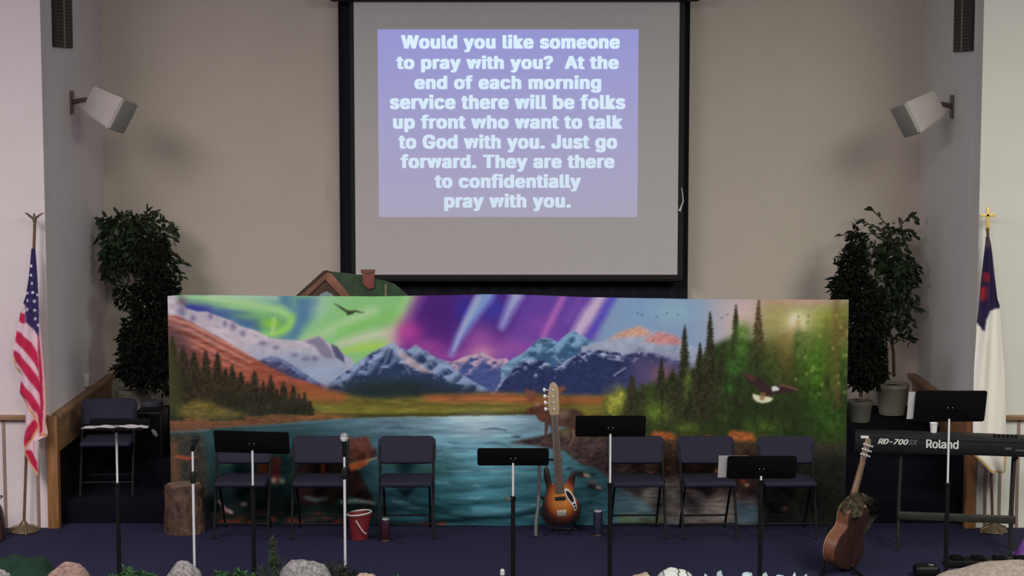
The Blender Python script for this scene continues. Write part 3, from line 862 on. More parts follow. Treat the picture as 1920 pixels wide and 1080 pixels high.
    c.poly([(600, 866), (608, 866), (608, 896), (602, 896)], (156, 74, 44), 2, .7)
    c.stroke([(640, 944), (668, 942), (700, 946)], [5, 7, 3], (146, 176, 168), 3, .75)
    c.stroke([(570, 936), (590, 940), (612, 938)], [3, 8, 3], (120, 150, 150), 4, .6)
    # ducks on the water
    for x, y, k in ((1074, 890, 1.0), (1102, 914, .8)):
        c.poly([(x - 4 * k, y - 2), (x + 8 * k, y - 6 * k), (x + 22 * k, y - 4 * k), (x + 32 * k, y + 4 * k), (x + 20 * k, y + 8 * k), (x + 4 * k, y + 6 * k)], (34, 36, 40), 1.2)
        c.poly([(x + 20 * k, y - 2), (x + 32 * k, y + 2 * k), (x + 34 * k, y + 8 * k), (x + 22 * k, y + 5 * k)], (176, 146, 118), 1.2, .9)
    # stones and leaves on the near shore
    for i in range(60):
        x = c.rng.uniform(385, 700); y = c.rng.uniform(958, 1000)
        c.blob(x, y, c.rng.uniform(4, 10), c.rng.uniform(2, 5), ((70, 44, 36), (96, 52, 36), (30, 26, 30))[c.rng.randint(3)], .6)
    for x, y in ((420, 982), (440, 984), (545, 980), (560, 985), (470, 985), (632, 984), (795, 986), (828, 986)):
        c.blob(x, y, 10, 5, (158, 60, 40), .75)
    c.stroke([(408, 942), (420, 958), (432, 964)], [4, 6, 6], (170, 130, 136), 2, .8)
    c.blob(456, 948, 6, 4, (150, 130, 120), .8)
    # left border strip, rock face behind the stump
    c.poly([(312, 812), (380, 812), (390, 870), (385, 1012), (312, 1012)], (54, 44, 36), 6, .75, .5, (6, 6))
    c.poly([(318, 830), (330, 826), (335, 900), (318, 910)], (96, 64, 44), 4, .7)
    c.stroke([(330, 858), (350, 862), (364, 860)], [4, 6, 3], (176, 76, 48), 3, .8)
    c.C += (c.fbm(3, 3, 2) - .5)[..., None] * 6
    return c


BAN_E = 0.555          # print densities read at this light level
def build_banner():
    c = paint_landscape()
    A = lin(np.clip(c.C, 4, 250)) / BAN_E
    A = np.clip(A, 0.002, 0.88)
    NX, NY = 636, 222
    loc = Vector((P(953, 990, 0.09).x, 0.09, 0))
    top_px = lambda px: np.interp(px, [318, 345, 700, 900, 960, 1100, 1300, 1588], [555, 553, 556, 552, 552, 557, 561, 562])
    bot_z = 0.004
    px = np.linspace(318, 1588, NX)
    xs = np.array([P(q, 780, 0.09).x for q in px]) - loc.x
    tz = np.array([P(q, top_px(q), 0.09).z for q in px])
    V = np.zeros((NY, NX, 3)); CC = np.ones((NY, NX, 4))
    for j in range(NY):
        v = j / (NY - 1)
        z = tz * (1 - v) + bot_z * v
        py = np.interp(v, [0, 1], [0, 1]) * (988 - top_px(px)) + top_px(px)
        wv = 0.006 * np.sin(px * 0.021 + 1.3 * v) + 0.004 * np.sin(px * 0.055 + 2)
        # gathers where the spare length bunches at the bottom centre
        gth = np.exp(-((px - 880) / 210) ** 2) * np.clip((v - .72) / .28, 0, 1) ** 1.2
        wv = wv - gth * (0.028 + 0.018 * np.sin(v * 95 + 0.004 * (px - 880) ** 2 * 0.01 + 0.02 * px))
        wv = wv - 0.01 * np.exp(-((px - 520) / 120) ** 2) * v * np.sin(v * 60 + px * .03)
        V[j, :, 0] = xs; V[j, :, 1] = np.minimum(wv, 0.03); V[j, :, 2] = z
        ix = np.clip((px - c.x0).astype(int), 0, c.w - 1); iy = np.clip((py - c.y0).astype(int), 0, c.h - 1)
        CC[j, :, :3] = A[iy, ix]
    me = bpy.data.meshes.new('backdrop_banner')
    idx = np.arange(NX * NY).reshape(NY, NX)
    q = np.stack([idx[1:, :-1], idx[1:, 1:], idx[:-1, 1:], idx[:-1, :-1]], -1).reshape(-1, 4)
    me.vertices.add(NX * NY); me.vertices.foreach_set('co', V.ravel())
    me.loops.add(q.size); me.loops.foreach_set('vertex_index', q.ravel())
    me.polygons.add(len(q)); me.polygons.foreach_set('loop_start', np.arange(0, q.size, 4))
    me.polygons.foreach_set('use_smooth', [True] * len(q))
    me.update(calc_edges=True)
    at = me.color_attributes.new('print', 'FLOAT_COLOR', 'POINT'); at.data.foreach_set('color', CC.ravel())
    me.materials.append(mat_attr('printed_banner_cloth', 0.75))
    o = bpy.data.objects.new('backdrop_banner', me); COL.objects.link(o); o.location = loc
    tag(o, 'wide cloth banner printed with a lake, snowy mountains, northern lights and forest', 'banner')
    return o


build_banner()

rnd = random.Random(5)
# ------------------------------------------------------------------ folding chairs


def rrect(w, h, r, n=5):
    pts = []
    for cx, cz, a0 in ((w / 2 - r, h / 2 - r, 0), (-w / 2 + r, h / 2 - r, 90), (-w / 2 + r, -h / 2 + r, 180), (w / 2 - r, -h / 2 + r, 270)):
        for i in range(n + 1):
            a = R(a0 + 90 * i / n); pts.append((cx + r * math.cos(a), cz + r * math.sin(a)))
    return pts


def make_chair(label, loc, rz, group):
    t = thing('folding_chair', label, 'chair', loc, rz, group)
    W = 0.455; x = W / 2 - 0.012
    # each side tube runs from the front foot up to the backrest
    for s in (-1, 1):
        MB().tube([(s * x, -0.20, 0.005), (s * x, -0.03, 0.44), (s * x, 0.095, 0.715)], 0.011, 10).obj('leg', M_chairmetal, t)
        MB().tube([(s * (x - 0.03), 0.25, 0.005), (s * (x - 0.03), 0.03, 0.30), (s * (x - 0.03), -0.08, 0.425)], 0.010, 10).obj('leg', M_chairmetal, t)
    MB().tube([(-x, -0.155, 0.12), (x, -0.155, 0.12)], 0.008, 8).obj('crossbar', M_chairmetal, t)
    MB().tube([(-x + 0.03, 0.165, 0.12), (x - 0.03, 0.165, 0.12)], 0.008, 8).obj('crossbar', M_chairmetal, t)
    seat = MB(); seat.box((0, -0.03, 0.45), (0.415, 0.39, 0.045), bev=0.018, seg=3)
    seat.obj('seat', M_navyfab, t, smooth=50)
    Mx = Matrix.Translation((0, 0.095, 0.675)) @ Matrix.Rotation(R(-24), 4, 'X')
    b = MB(); b.prism(rrect(0.468, 0.228, 0.055), -0.024, 0.016, M=Mx, bev=0.010)
    b.obj('backrest', M_navyfab, t, smooth=50)
    return t


CG = 'navy folding chairs on the stage'
rows = [(452, 'navy folding chair behind the tilted black music stand, nearest the bark stump'),
        (597, 'navy folding chair between the bear cub print and the red bucket'),
        (761, 'navy folding chair with the maroon bottle by its left front leg'),
        (1196, 'navy folding chair just right of the dark blue bottle'),
        (1329, 'navy folding chair in the middle of the three on the right side'),
        (1480, 'navy folding chair behind the music stand holding a white sheet, nearest the acoustic guitar')]
first = None
for px, lab in rows:
    p = P(px, 1008, -0.42)
    loc = (p.x, -0.235, 0)
    if first is None:
        first = make_chair(lab, loc, 0.0, CG)
    else:
        dup(first, loc, R(rnd.uniform(-3, 3)), lab, CG)
p = P(213, 925, 0.62)
dup(first, (p.x, 0.445, 0.201), R(4), 'navy folding chair standing alone on the riser beside the left wood rail', None)


# ------------------------------------------------------------------ music stands
def music_stand(px, Y, y0, y1, wpx, lab, tilt, split_y, papers=None, flatdesk=False, knob=False, yaw=0, roll=0.0):
    """px: pole column, y0/y1 desk top and bottom rows at depth Y"""
    base = P(px, 900, Y); base.z = 0
    t = thing('music_stand', lab, 'music stand', base, R(yaw), 'black music stands')
    zt = P(px, y0, Y).z; zb = P(px, y1, Y).z
    wm = (P(px + wpx / 2, y0, Y) - P(px - wpx / 2, y0, Y)).x
    zs = P(px, split_y, Y).z
    hd = (zt - zb) / math.cos(R(tilt)) if not flatdesk else 0.32
    zc = (zt + zb) / 2
    Rx = Matrix.Rotation(R(tilt), 4, 'X')
    Ry = Matrix.Rotation(R(roll), 4, 'Y')
    M = Matrix.Translation((0, -0.022, zc)) @ Ry @ Rx
    d = MB(); d.prism(rrect(wm, hd, 0.018, 4), -0.0025, 0.0025, M=M, bev=0.001)
    # side and top rims
    for s in (-1, 1):
        d.box((s * (wm / 2 - 0.004), 0.008, 0), (0.006, 0.018, hd - 0.03)) if False else None
    d.obj('desk', M_desk, t)
    l = MB(); l.box((0, 0.03, -hd / 2 + 0.004), (wm - 0.01, 0.06, 0.005), bev=0.002)
    l.obj('ledge', M_desk, t, M=M)
    c = MB(); c.box((0, 0, zc - 0.01), (0.05, 0.03, 0.05), bev=0.008)
    c.tube([(-0.028, 0, zc - 0.01), (0.028, 0, zc - 0.01)], 0.012, 10)
    c.obj('tilt_clamp', M_black, t)
    n_ = MB()
    for s in (-1, 1):
        n_.ball((s * 0.016, -0.028, zc - 0.012), (0.006, 0.004, 0.006), 2)
    n_.obj('screw', mat('dull_steel', (0.22, 0.22, 0.22), 0.35, 1.0), t)
    ztop = (zb if not flatdesk else zc - 0.02)
    MB().tube([(0, 0, zs - 0.2), (0, 0, ztop + 0.02)], 0.0078, 14).obj('upper_tube', M_chrome, t)
    MB().tube([(0, 0, 0.10), (0, 0, zs)], 0.0155, 14).obj('lower_tube', M_black, t)
    cl = MB(); cl.lathe([(0.017, zs - 0.03), (0.020, zs - 0.025), (0.020, zs - 0.004), (0.014, zs)], 14)
    cl.obj('collar', M_black, t)
    if knob:
        kb = MB(); kb.tube([(-0.015, -0.01, zs - 0.02), (-0.045, -0.015, zs - 0.015)], 0.006, 8); kb.box((-0.048, -0.016, zs - 0.018), (0.012, 0.012, 0.05), bev=0.003)
        kb.obj('wing_screw', M_brass, t)
    hub = MB(); hub.lathe([(0.02, 0.08), (0.026, 0.09), (0.026, 0.14), (0.018, 0.15)], 14); hub.obj('hub', M_black, t)
    for a in (90, 210, 330):
        ca, sa = math.cos(R(a)), math.sin(R(a))
        MB().tube([(0.02 * ca, 0.02 * sa, 0.11), (0.14 * ca, 0.14 * sa, 0.06), (0.27 * ca, 0.27 * sa, 0.009)], [0.011, 0.010, 0.008], 8).obj('leg', M_black, t)
    return t, M, wm, hd


SY_ = -1.95
stA, MA, wA, hA = music_stand(220, -2.22, 798, 806, 118, 'black music stand with its desk laid flat under loose white papers, nearest the left wall', 84, 905, flatdesk=True)
stB, MB_, wB, hB = music_stand(474, -2.22, 806, 850, 142, 'black music stand with slanted desk between the two microphone stands', 22, 910, yaw=-3, roll=1.0)
stC, MC, wC, hC = music_stand(962, -2.22, 838, 873, 134, 'lowest black music stand, standing left of the bass guitar with a brass wing screw', 22, 930, knob=True)
stD, MD, wD, hD = music_stand(1144, -2.22, 777, 819, 132, 'black music stand just right of the bass guitar, hiding the moose print', 22, 905)
stE, ME, wE, hE = music_stand(1427, -2.22, 852, 898, 130, 'black music stand with a white sheet at its left edge, before the right-hand chairs', 22, 900)
stF, MF, wF, hF = music_stand(1777, -2.22, 730, 791, 134, 'tallest black music stand, rising in front of the keyboard', 18, 905)


def sheet(M, x, y, wd, ht, lab, stand, name='sheet_music', curl=0.0, cat='paper', ang=0.0):
    g = MB(); nx = 8
    va = []
    for i in range(nx + 1):
        u = i / nx - .5
        va.append([g.bm.verts.new((x + u * wd, y + curl * (0.5 - abs(u)) * (1 + math.sin(u * 9)), v)) for v in (-ht / 2, ht / 2)])
    for i in range(nx):
        g.bm.faces.new((va[i][0], va[i + 1][0], va[i + 1][1], va[i][1]))
    bmesh.ops.solidify(g.bm, geom=list(g.bm.faces), thickness=0.002)
    W = stand.matrix_basis @ M
    o = g.obj(name, M_paper, None, smooth=30, M=W @ Matrix.Rotation(R(ang), 4, 'Y'))
    tag(o, lab, cat)
    return o


sheet(MA, -0.11, 0.008, 0.23, 0.27, 'loose white sheet on the left half of the flat-laid music stand', stA, curl=0.012, ang=4)
sheet(MA, 0.045, 0.012, 0.21, 0.27, 'loose white sheet in the middle of the flat-laid music stand, overlapping another', stA, curl=0.010, ang=-5)
sheet(MA, 0.155, 0.006, 0.14, 0.24, 'narrow white sheet at the right end of the flat-laid music stand', stA, curl=0.012, ang=8)
sheet(ME, -wE / 2 + 0.045, 0.010, 0.21, hE * 0.97, 'white sheet showing past the left edge of the right-hand low music stand', stE)
sheet(MF, -wF / 2 + 0.06, 0.010, 0.21, hF * 0.88, 'white sheet showing past the left edge of the tall music stand by the keyboard', stF)


# ------------------------------------------------------------------ microphone stands
def mic_stand(px, Y, ytop, yclutch, lab):
    base = P(px, 900, Y); base.z = 0
    t = thing('microphone_stand', lab, 'microphone stand', base, 0, 'microphone stands')
    zt = P(px, ytop, Y).z; zc = P(px, yclutch, Y).z
    MB().lathe([(0.115, 0), (0.125, 0.006), (0.12, 0.02), (0.04, 0.03), (0.016, 0.05)], 28).obj('base', M_black, t)
    MB().tube([(0, 0, 0.03), (0, 0, zc)], 0.0095, 14).obj('lower_tube', M_chrome, t)
    MB().tube([(0, 0, zc - 0.1), (0, 0, zt)], 0.0075, 14).obj('upper_tube', M_chrome, t)
    MB().lathe([(0.015, zc - 0.045), (0.02, zc - 0.04), (0.021, zc + 0.025), (0.012, zc + 0.04)], 14).obj('clutch', M_black, t)
    cl = MB(); cl.lathe([(0.010, zt - 0.03), (0.014, zt - 0.02), (0.016, zt + 0.015), (0.012, zt + 0.02)], 12)
    cl.obj('microphone_clip', M_black, t)
    return t, zt


M_mesh = mat('steel_mesh', (0.62, 0.63, 0.64), 0.3, 1.0, var=0.3, scale=150, bump=0.5, bscale=400)
m1, z1 = mic_stand(362, -2.2, 838, 894, 'chrome microphone stand in front of the bark stump, carrying a black microphone')
m2, z2 = mic_stand(646, -2.2, 848, 886, 'chrome microphone stand by the big bear print, carrying a silver-headed microphone')


def microphone(stand, z, lab, head, hm, tilt):
    t = thing('microphone', lab, 'microphone', Vector(stand.location) + Vector((0, 0, z + 0.018)))
    M = Matrix.Rotation(R(tilt), 4, 'X')
    MB().lathe([(0.009, 0.0), (0.011, 0.004), (0.017, 0.10), (0.018, 0.11)], 18, M=M).obj('body', M_black, t)
    MB().lathe([(0.016, 0.11), (0.026, 0.115), (0.029, 0.13), (0.029, 0.137), (0.027, 0.155), (0.018, 0.170), (0.004, 0.174)], 20, M=M).obj('head_grille', hm, t)
    MB().lathe([(0.0285, 0.130), (0.030, 0.131), (0.030, 0.137), (0.0285, 0.138)], 20, M=M).obj('ring', M_chrome if hm is M_mesh else M_black, t)


microphone(m1, z1 - 0.05, 'black microphone on the chrome stand in front of the bark stump', 0, mat('black_foam', (0.012, 0.012, 0.014), 0.9, bump=0.4, bscale=300), -62)
microphone(m2, z2 - 0.05, 'microphone with a bright silver mesh head on the stand by the big bear print', 0, M_mesh, 0)

# ------------------------------------------------------------------ bass guitar on stand


def mat_burst():
    m = bpy.data.materials.new('sunburst_lacquer'); m.use_nodes = True
    nt = m.node_tree; b = nt.nodes['Principled BSDF']
    tc = nt.nodes.new('ShaderNodeTexCoord'); mp = nt.nodes.new('ShaderNodeMapping')
    mp.inputs['Location'].default_value = (0.0, 0, -0.22 / 0.20); mp.inputs['Scale'].default_value = (1 / 0.165, 1, 1 / 0.20)
    nt.links.new(tc.outputs['Object'], mp.inputs[0])
    sx = nt.nodes.new('ShaderNodeSeparateXYZ'); nt.links.new(mp.outputs[0], sx.inputs[0])
    cx = nt.nodes.new('ShaderNodeCombineXYZ'); nt.links.new(sx.outputs[0], cx.inputs[0]); nt.links.new(sx.outputs[2], cx.inputs[2])
    ln = nt.nodes.new('ShaderNodeVectorMath'); ln.operation = 'LENGTH'; nt.links.new(cx.outputs[0], ln.inputs[0])
    r = nt.nodes.new('ShaderNodeValToRGB'); e = r.color_ramp.elements
    e[0].position = 0.25; e[0].color = (0.62, 0.23, 0.045, 1)
    e[1].position = 1.0; e[1].color = (0.012, 0.006, 0.005, 1)
    k = e.new(0.62); k.color = (0.30, 0.070, 0.018, 1)
    k = e.new(0.82); k.color = (0.055, 0.012, 0.008, 1)
    nt.links.new(ln.outputs['Value'], r.inputs[0]); nt.links.new(r.outputs[0], b.inputs['Base Color'])
    b.inputs['Roughness'].default_value = 0.25
    return m


def smooth_closed(pts, n=6):
    out = []; m = len(pts)
    for i in range(m):
        p0, p1, p2, p3 = [Vector(pts[(i + j - 1) % m]) for j in range(4)]
        for k_ in range(n):
            t = k_ / n
            out.append(0.5 * ((2 * p1) + (p2 - p0) * t + (2 * p0 - 5 * p1 + 4 * p2 - p3) * t * t + (3 * p1 - p0 - 3 * p2 + p3) * t ** 3))
    return [(p.x, p.y) for p in out]


M_neckd = mat('rosewood', (0.125, 0.085, 0.072), 0.5, var=0.2, scale=20)
M_maple = mat('pale_maple', (0.44, 0.33, 0.21), 0.4, var=0.12, scale=8, stretch=(6, 6, 1))
BB = P(1054, 1000, -0.22)
bass = thing('bass_guitar', 'sunburst electric bass guitar upright on a floor stand in front of the lake', 'bass guitar', (BB.x, -0.22, 0.065))
TB = Matrix.Rotation(R(-4.0), 4, 'Y') @ Matrix.Rotation(R(-7), 4, 'X')
body = [(0.0, 0.005), (0.075, 0.012), (0.135, 0.05), (0.158, 0.12), (0.145, 0.19), (0.112, 0.245), (0.114, 0.30), (0.130, 0.36), (0.132, 0.415), (0.108, 0.428), (0.082, 0.395), (0.055, 0.355), (0.03, 0.33), (-0.03, 0.335),
        (-0.06, 0.37), (-0.072, 0.44), (-0.088, 0.49), (-0.112, 0.475), (-0.122, 0.41), (-0.110, 0.335), (-0.112, 0.275), (-0.142, 0.205), (-0.158, 0.13), (-0.135, 0.05), (-0.075, 0.012)]
MB().prism(smooth_closed(body), -0.022, 0.022, bev=0.010, seg=3, M=TB).obj('body', mat_burst(), bass, smooth=50)
MB().prism([(-0.036, 0.27), (0.036, 0.27), (0.027, 0.90), (-0.027, 0.90)], -0.036, -0.012, M=TB, bev=0.003).obj('neck', M_neckd, bass)
fr = MB()
for i in range(20):
    z = 0.90 - 0.62 * (1 - 2 ** (-i / 10.5)) / (1 - 2 ** (-19 / 10.5)); hw = 0.026 + 0.008 * (0.90 - z) / 0.63
    fr.box((0, -0.037, z), (hw * 2, 0.002, 0.0025))
fr.obj('fret', mat('dull_fret', (0.16, 0.13, 0.11), 0.5, 0.3), bass, M=TB)
head = smooth_closed([(-0.028, 0.90), (0.028, 0.90), (0.042, 0.95), (0.046, 1.03), (0.046, 1.12), (0.018, 1.165), (-0.018, 1.155), (-0.036, 1.09), (-0.044, 1.0), (-0.044, 0.94)], 4)
hd = MB().prism(head, -0.030, -0.014, M=TB, bev=0.003).obj('headstock', M_maple, bass)
for i in range(4):
    z = 0.950 + i * 0.052
    tm = MB(); tm.tube([(-0.036, -0.022, z), (-0.060, -0.022, z + 0.004)], 0.005, 8); tm.ball((-0.068, -0.022, z + 0.004), (0.012, 0.005, 0.017), 2); tm.tube([(0.0, -0.03, z), (0.0, -0.042, z)], 0.008, 10)
    tm.obj('tuning_peg', M_chrome, hd, M=TB)
MB().box((0.0, -0.027, 0.225), (0.085, 0.012, 0.03), bev=0.004).obj('pickup', M_black, bass, M=TB)
MB().box((0.002, -0.028, 0.105), (0.075, 0.014, 0.05), bev=0.004).obj('bridge', mat('bridge_nickel', (0.42, 0.40, 0.38), 0.35, 0.6), bass, M=TB)
gp = [(0.040, 0.300), (0.075, 0.290), (0.105, 0.245), (0.122, 0.195), (0.128, 0.135), (0.110, 0.120), (0.092, 0.160), (0.060, 0.215), (0.042, 0.260)]
MB().prism(smooth_closed(gp, 4), -0.0275, -0.022, M=TB, bev=0.001).obj('pickguard', mat('white_plate', (0.62, 0.62, 0.60), 0.4), bass)
gp2 = [(0.052, 0.285), (0.078, 0.270), (0.100, 0.235), (0.108, 0.200), (0.095, 0.185), (0.070, 0.220), (0.054, 0.255)]
MB().prism(smooth_closed(gp2, 4), -0.030, -0.0265, M=TB).obj('pickguard_inlay', M_black, bass)
kn = MB()
for kx, kz in ((0.112, 0.168), (0.116, 0.142)):
    kn.tube([(kx, -0.026, kz), (kx, -0.042, kz)], 0.009, 12)
kn.obj('knob', M_black, bass, M=TB)
stg = MB()
for i in range(4):
    xo = -0.018 + i * 0.012
    stg.tube([(xo * 1.2, -0.037, 0.12), (xo * 0.7, -0.041, 0.90)], 0.0012, 5)
stg.obj('string', mat('steel_string', (0.16, 0.15, 0.14), 0.5, 0.6), bass, M=TB)

gs = thing('guitar_stand', 'tubular grey and black floor stand holding the bass guitar', 'guitar stand', (BB.x, -0.22, 0))
M_tubeg = mat('worn_grey_tube', (0.085, 0.085, 0.09), 0.5, 0.0, var=0.15, scale=20)
MB().tube([(-0.19, 0.03, 0.30), (-0.185, 0.04, 0.60)], 0.014, 10).obj('upright', M_tubeg, gs)
MB().tube([(-0.185, 0.035, 0.59), (-0.10, 0.05, 0.60), (0.0, 0.055, 0.60)], 0.010, 10).obj('yoke', M_black, gs)
MB().tube([(-0.19, 0.03, 0.31), (-0.20, -0.02, 0.20), (-0.215, -0.10, 0.10), (-0.215, -0.16, 0.012)], [0.014, 0.015, 0.016, 0.014], 10).obj('leg', M_tubeg, gs)
MB().tube([(-0.19, 0.03, 0.31), (0.0, 0.08, 0.16), (0.14, 0.13, 0.011)], 0.010, 10).obj('leg', M_black, gs)
MB().tube([(-0.2, -0.02, 0.2), (-0.1, -0.05, 0.06), (-0.1, -0.05, 0.055), (0.12, -0.06, 0.050)], 0.009, 10).obj('cradle', M_black, gs)
for s in (-0.08, 0.08):
    MB().tube([(s, -0.055, 0.05), (s, -0.12, 0.048), (s, -0.13, 0.075)], 0.008, 8).obj('cradle_arm', M_black, gs)
MB().tube([(0.05, -0.06, 0.05), (0.06, -0.06, 0.011)], 0.008, 8).obj('foot', M_black, gs)

# ------------------------------------------------------------------ acoustic guitar
GB = PZ(1572, 1066, 0.03)
gt = thing('acoustic_guitar', 'brown acoustic guitar showing its back, on a floor stand left of the keyboard', 'guitar', (GB.x, GB.y, 0.045))
M_mahog = mat('mahogany_back', (0.052, 0.021, 0.014), 0.4, var=0.25, scale=6, stretch=(8, 8, 0.8))
M_mahogs = mat('mahogany_side_lit', (0.20, 0.080, 0.048), 0.4, var=0.2, scale=6, stretch=(8, 8, 0.8))  # much paler than the back: light falling on the side is in the colour
M_neckb = mat('neck_brown', (0.20, 0.115, 0.070), 0.4, var=0.15, scale=8)
TG = Matrix.Scale(0.965, 4) @ Matrix.Rotation(R(17), 4, 'Y') @ Matrix.Rotation(R(-8), 4, 'X') @ Matrix.Rotation(R(46), 4, 'Z')
half = [(0.0, 0.0), (0.09, 0.008), (0.165, 0.055), (0.20, 0.135), (0.185, 0.215), (0.135, 0.285), (0.122, 0.325), (0.138, 0.385), (0.142, 0.435), (0.105, 0.487), (0.05, 0.50)]
full = half + [(-x, z) for x, z in half[::-1] if x > 0]
out = smooth_closed(full, 5)
# sides as a shell between a front plate and a back plate
sd = MB(); n = len(out)
b = bmesh.new()
va = [b.verts.new((x, -0.050, z)) for x, z in out]; vb = [b.verts.new((x, 0.055, z)) for x, z in out]
for i in range(n): b.faces.new((va[i], va[(i + 1) % n], vb[(i + 1) % n], vb[i]))
sd._merge(b); sd.obj('side', M_mahogs, gt, smooth=60, M=TG)
MB().prism([(x * 1.01, z * 1.01 - 0.002) for x, z in out], -0.056, -0.049, bev=0.002, M=TG).obj('back', M_mahog, gt)
MB().prism([(x * 1.01, z * 1.01 - 0.002) for x, z in out], 0.054, 0.060, bev=0.002, M=TG).obj('soundboard', mat('spruce_top', (0.42, 0.26, 0.12), 0.4, var=0.1), gt)
MB().tube([(0, 0.040, 0.45), (0, 0.050, 0.52), (0, 0.056, 0.80), (0, 0.056, 0.835)], [0.034, 0.029, 0.024, 0.024], 14, flat=1.0, M=TG).obj('neck', M_neckb, gt)
hs = MB().prism([(-0.026, 0.83), (0.026, 0.83), (0.036, 0.87), (0.034, 1.00), (0.012, 1.02), (-0.012, 1.02), (-0.034, 1.00), (-0.036, 0.87)], 0.052, 0.068, M=TG, bev=0.003).obj('headstock', mat('headstock_tan', (0.30, 0.21, 0.15), 0.4), gt)
for s in (-1, 1):
    for i in range(3):
        z = 0.885 + i * 0.04
        tm = MB(); tm.tube([(s * 0.03, 0.05, z), (s * 0.055, 0.05, z)], 0.005, 8); tm.ball((s * 0.063, 0.05, z), (0.011, 0.006, 0.009), 2); tm.box((s * 0.02, 0.048, z), (0.016, 0.010, 0.018), bev=0.003)
        tm.obj('tuning_peg', M_chrome, hs, M=TG)
M_camo = mat('patterned_strap', (0.24, 0.195, 0.13), 0.9, scale=38, col2=(0.014, 0.011, 0.009), bump=0.6, bscale=120)


def ribbon(path, wd, thick=0.006, normal=Vector((0, -1, 0.2))):
    g = MB(); prev = None
    pts = [Vector(p) for p in path]
    for i, p in enumerate(pts):
        t_ = (pts[min(i + 1, len(pts) - 1)] - pts[max(i - 1, 0)]).normalized()
        s_ = t_.cross(normal).normalized() * (wd[i] if isinstance(wd, list) else wd) / 2
        row = [g.bm.verts.new(p - s_), g.bm.verts.new(p + s_)]
        if prev: g.bm.faces.new((prev[0], prev[1], row[1], row[0]))
        prev = row
    bmesh.ops.solidify(g.bm, geom=list(g.bm.faces), thickness=thick)
    return g


TGi = TG
mk = lambda l: [TGi @ Vector(p) for p in l]
st = ribbon(mk([(-0.15, 0.0, 0.40), (-0.135, -0.050, 0.47), (-0.09, -0.066, 0.515), (-0.03, -0.066, 0.530), (0.03, -0.066, 0.53), (0.10, -0.06, 0.52), (0.16, -0.03, 0.48), (0.18, 0.0, 0.41), (0.19, 0.0, 0.30)]), [0.10, 0.17, 0.18, 0.14, 0.11, 0.15, 0.17, 0.13, 0.06], 0.016)
st.obj('strap', M_camo, gt, smooth=60)
MB().tube(mk([(0.19, 0.0, 0.32), (0.215, -0.01, 0.18), (0.225, -0.01, 0.05), (0.20, -0.01, -0.01), (0.16, 0.0, 0.02)]), [0.012, 0.012, 0.014, 0.013, 0.010], 8, flat=0.5).obj('strap_tail', mat('dark_strap', (0.022, 0.016, 0.020), 0.8), gt)
MB().ball(TG @ Vector((0.0, -0.075, 0.50)), (0.016, 0.010, 0.016), 2).obj('strap_button', M_brass, gt)
ag = thing('guitar_stand', 'black A-frame floor stand under the brown acoustic guitar', 'guitar stand', (GB.x, GB.y, 0))
for s in (-1, 1):
    MB().tube([(s * 0.15, -0.14, 0.010), (s * 0.11, 0.02, 0.03), (s * 0.05, 0.20, 0.30)], 0.009, 8).obj('leg', M_black, ag)
    MB().tube([(s * 0.11, 0.02, 0.03), (s * 0.11, -0.12, 0.028)], 0.008, 8).obj('cradle_arm', M_black, ag)
MB().tube([(-0.05, 0.20, 0.30), (0.05, 0.20, 0.30)], 0.009, 8).obj('crossbar', M_black, ag)
MB().tube([(0.0, 0.20, 0.30), (0.03, 0.30, 0.010)], 0.009, 8).obj('rear_leg', M_black, ag)

# ------------------------------------------------------------------ keyboard and its stand
KY = -0.80
kl = P(1603, 822, KY); kr0 = P(1928, 836, -1.05)
ang = math.atan2(kr0.y - kl.y, kr0.x - kl.x)
KW = 1.43; kz = P(1603, 846, KY).z
kb = thing('stage_keyboard', 'long black stage piano turned away from the hall, silver lettering on its rear panel', 'keyboard', (kl.x, kl.y, kz), ang)
M_kb = mat('keyboard_black', (0.010, 0.010, 0.012), 0.6, var=0.1, scale=30, spec=0.2)
hk = 0.14
prof = [(0.0, 0.0), (0.0, 0.115), (0.02, 0.14), (0.22, 0.135), (0.25, 0.085), (0.33, 0.075), (0.34, 0.02), (0.33, 0.0)]
b = bmesh.new()
va = [b.verts.new((0, y, z)) for y, z in prof]; vb = [b.verts.new((KW, y, z)) for y, z in prof]
b.faces.new(va); b.faces.new(vb[::-1])
for i in range(len(prof)): b.faces.new((va[(i + 1) % 8], va[i], vb[i], vb[(i + 1) % 8]))
bmesh.ops.recalc_face_normals(b, faces=b.faces)
g = MB(); g._merge(b); g.obj('body', M_kb, kb)
MB().box((KW / 2, -0.003, 0.055), (KW - 0.01, 0.006, 0.09), bev=0.002).obj('rear_panel', M_kb, kb)
MB().box((0.62, 0.12, 0.139), (0.9, 0.16, 0.004), bev=0.001).obj('top_panel', mat('panel_grey', (0.014, 0.014, 0.017), 0.6, spec=0.2), kb)
wk = MB()
wk.box((0.709, 0.285, 0.080), (1.24, 0.12, 0.012))
for i in range(52):
    wk.box((0.09 + (i + .5) * 0.0238, 0.292, 0.092), (0.0228, 0.13, 0.018), bev=0.001)
ww = wk.obj('keybed', mat('key_white', (0.7, 0.7, 0.68), 0.35), kb)
for i in range(6):
    MB().lathe([(0.011, 0.139), (0.012, 0.141), (0.010, 0.158), (0.008, 0.160)], 12, M=Matrix.Translation((1.06 + i * 0.032, 0.06 + 0.01 * (i % 2), 0))).obj('knob', M_black, kb)
kbW = kb.matrix_basis


def on_panel(tx, x0, x1, z0, z1, m, shear=0.0, smear=0.0, space=1.0):
    me = text_mesh(tx, None, 't', None, None, shear=shear, width=x1 - x0, height=z1 - z0, smear=smear, space=space)
    me.transform(Matrix.Translation(((x0 + x1) / 2, -0.0075, (z0 + z1) / 2)))
    for wm in words(me, 0.03):
        wm.materials.append(m)
        o = bpy.data.objects.new('lettering', wm); COL.objects.link(o); o.parent = kb


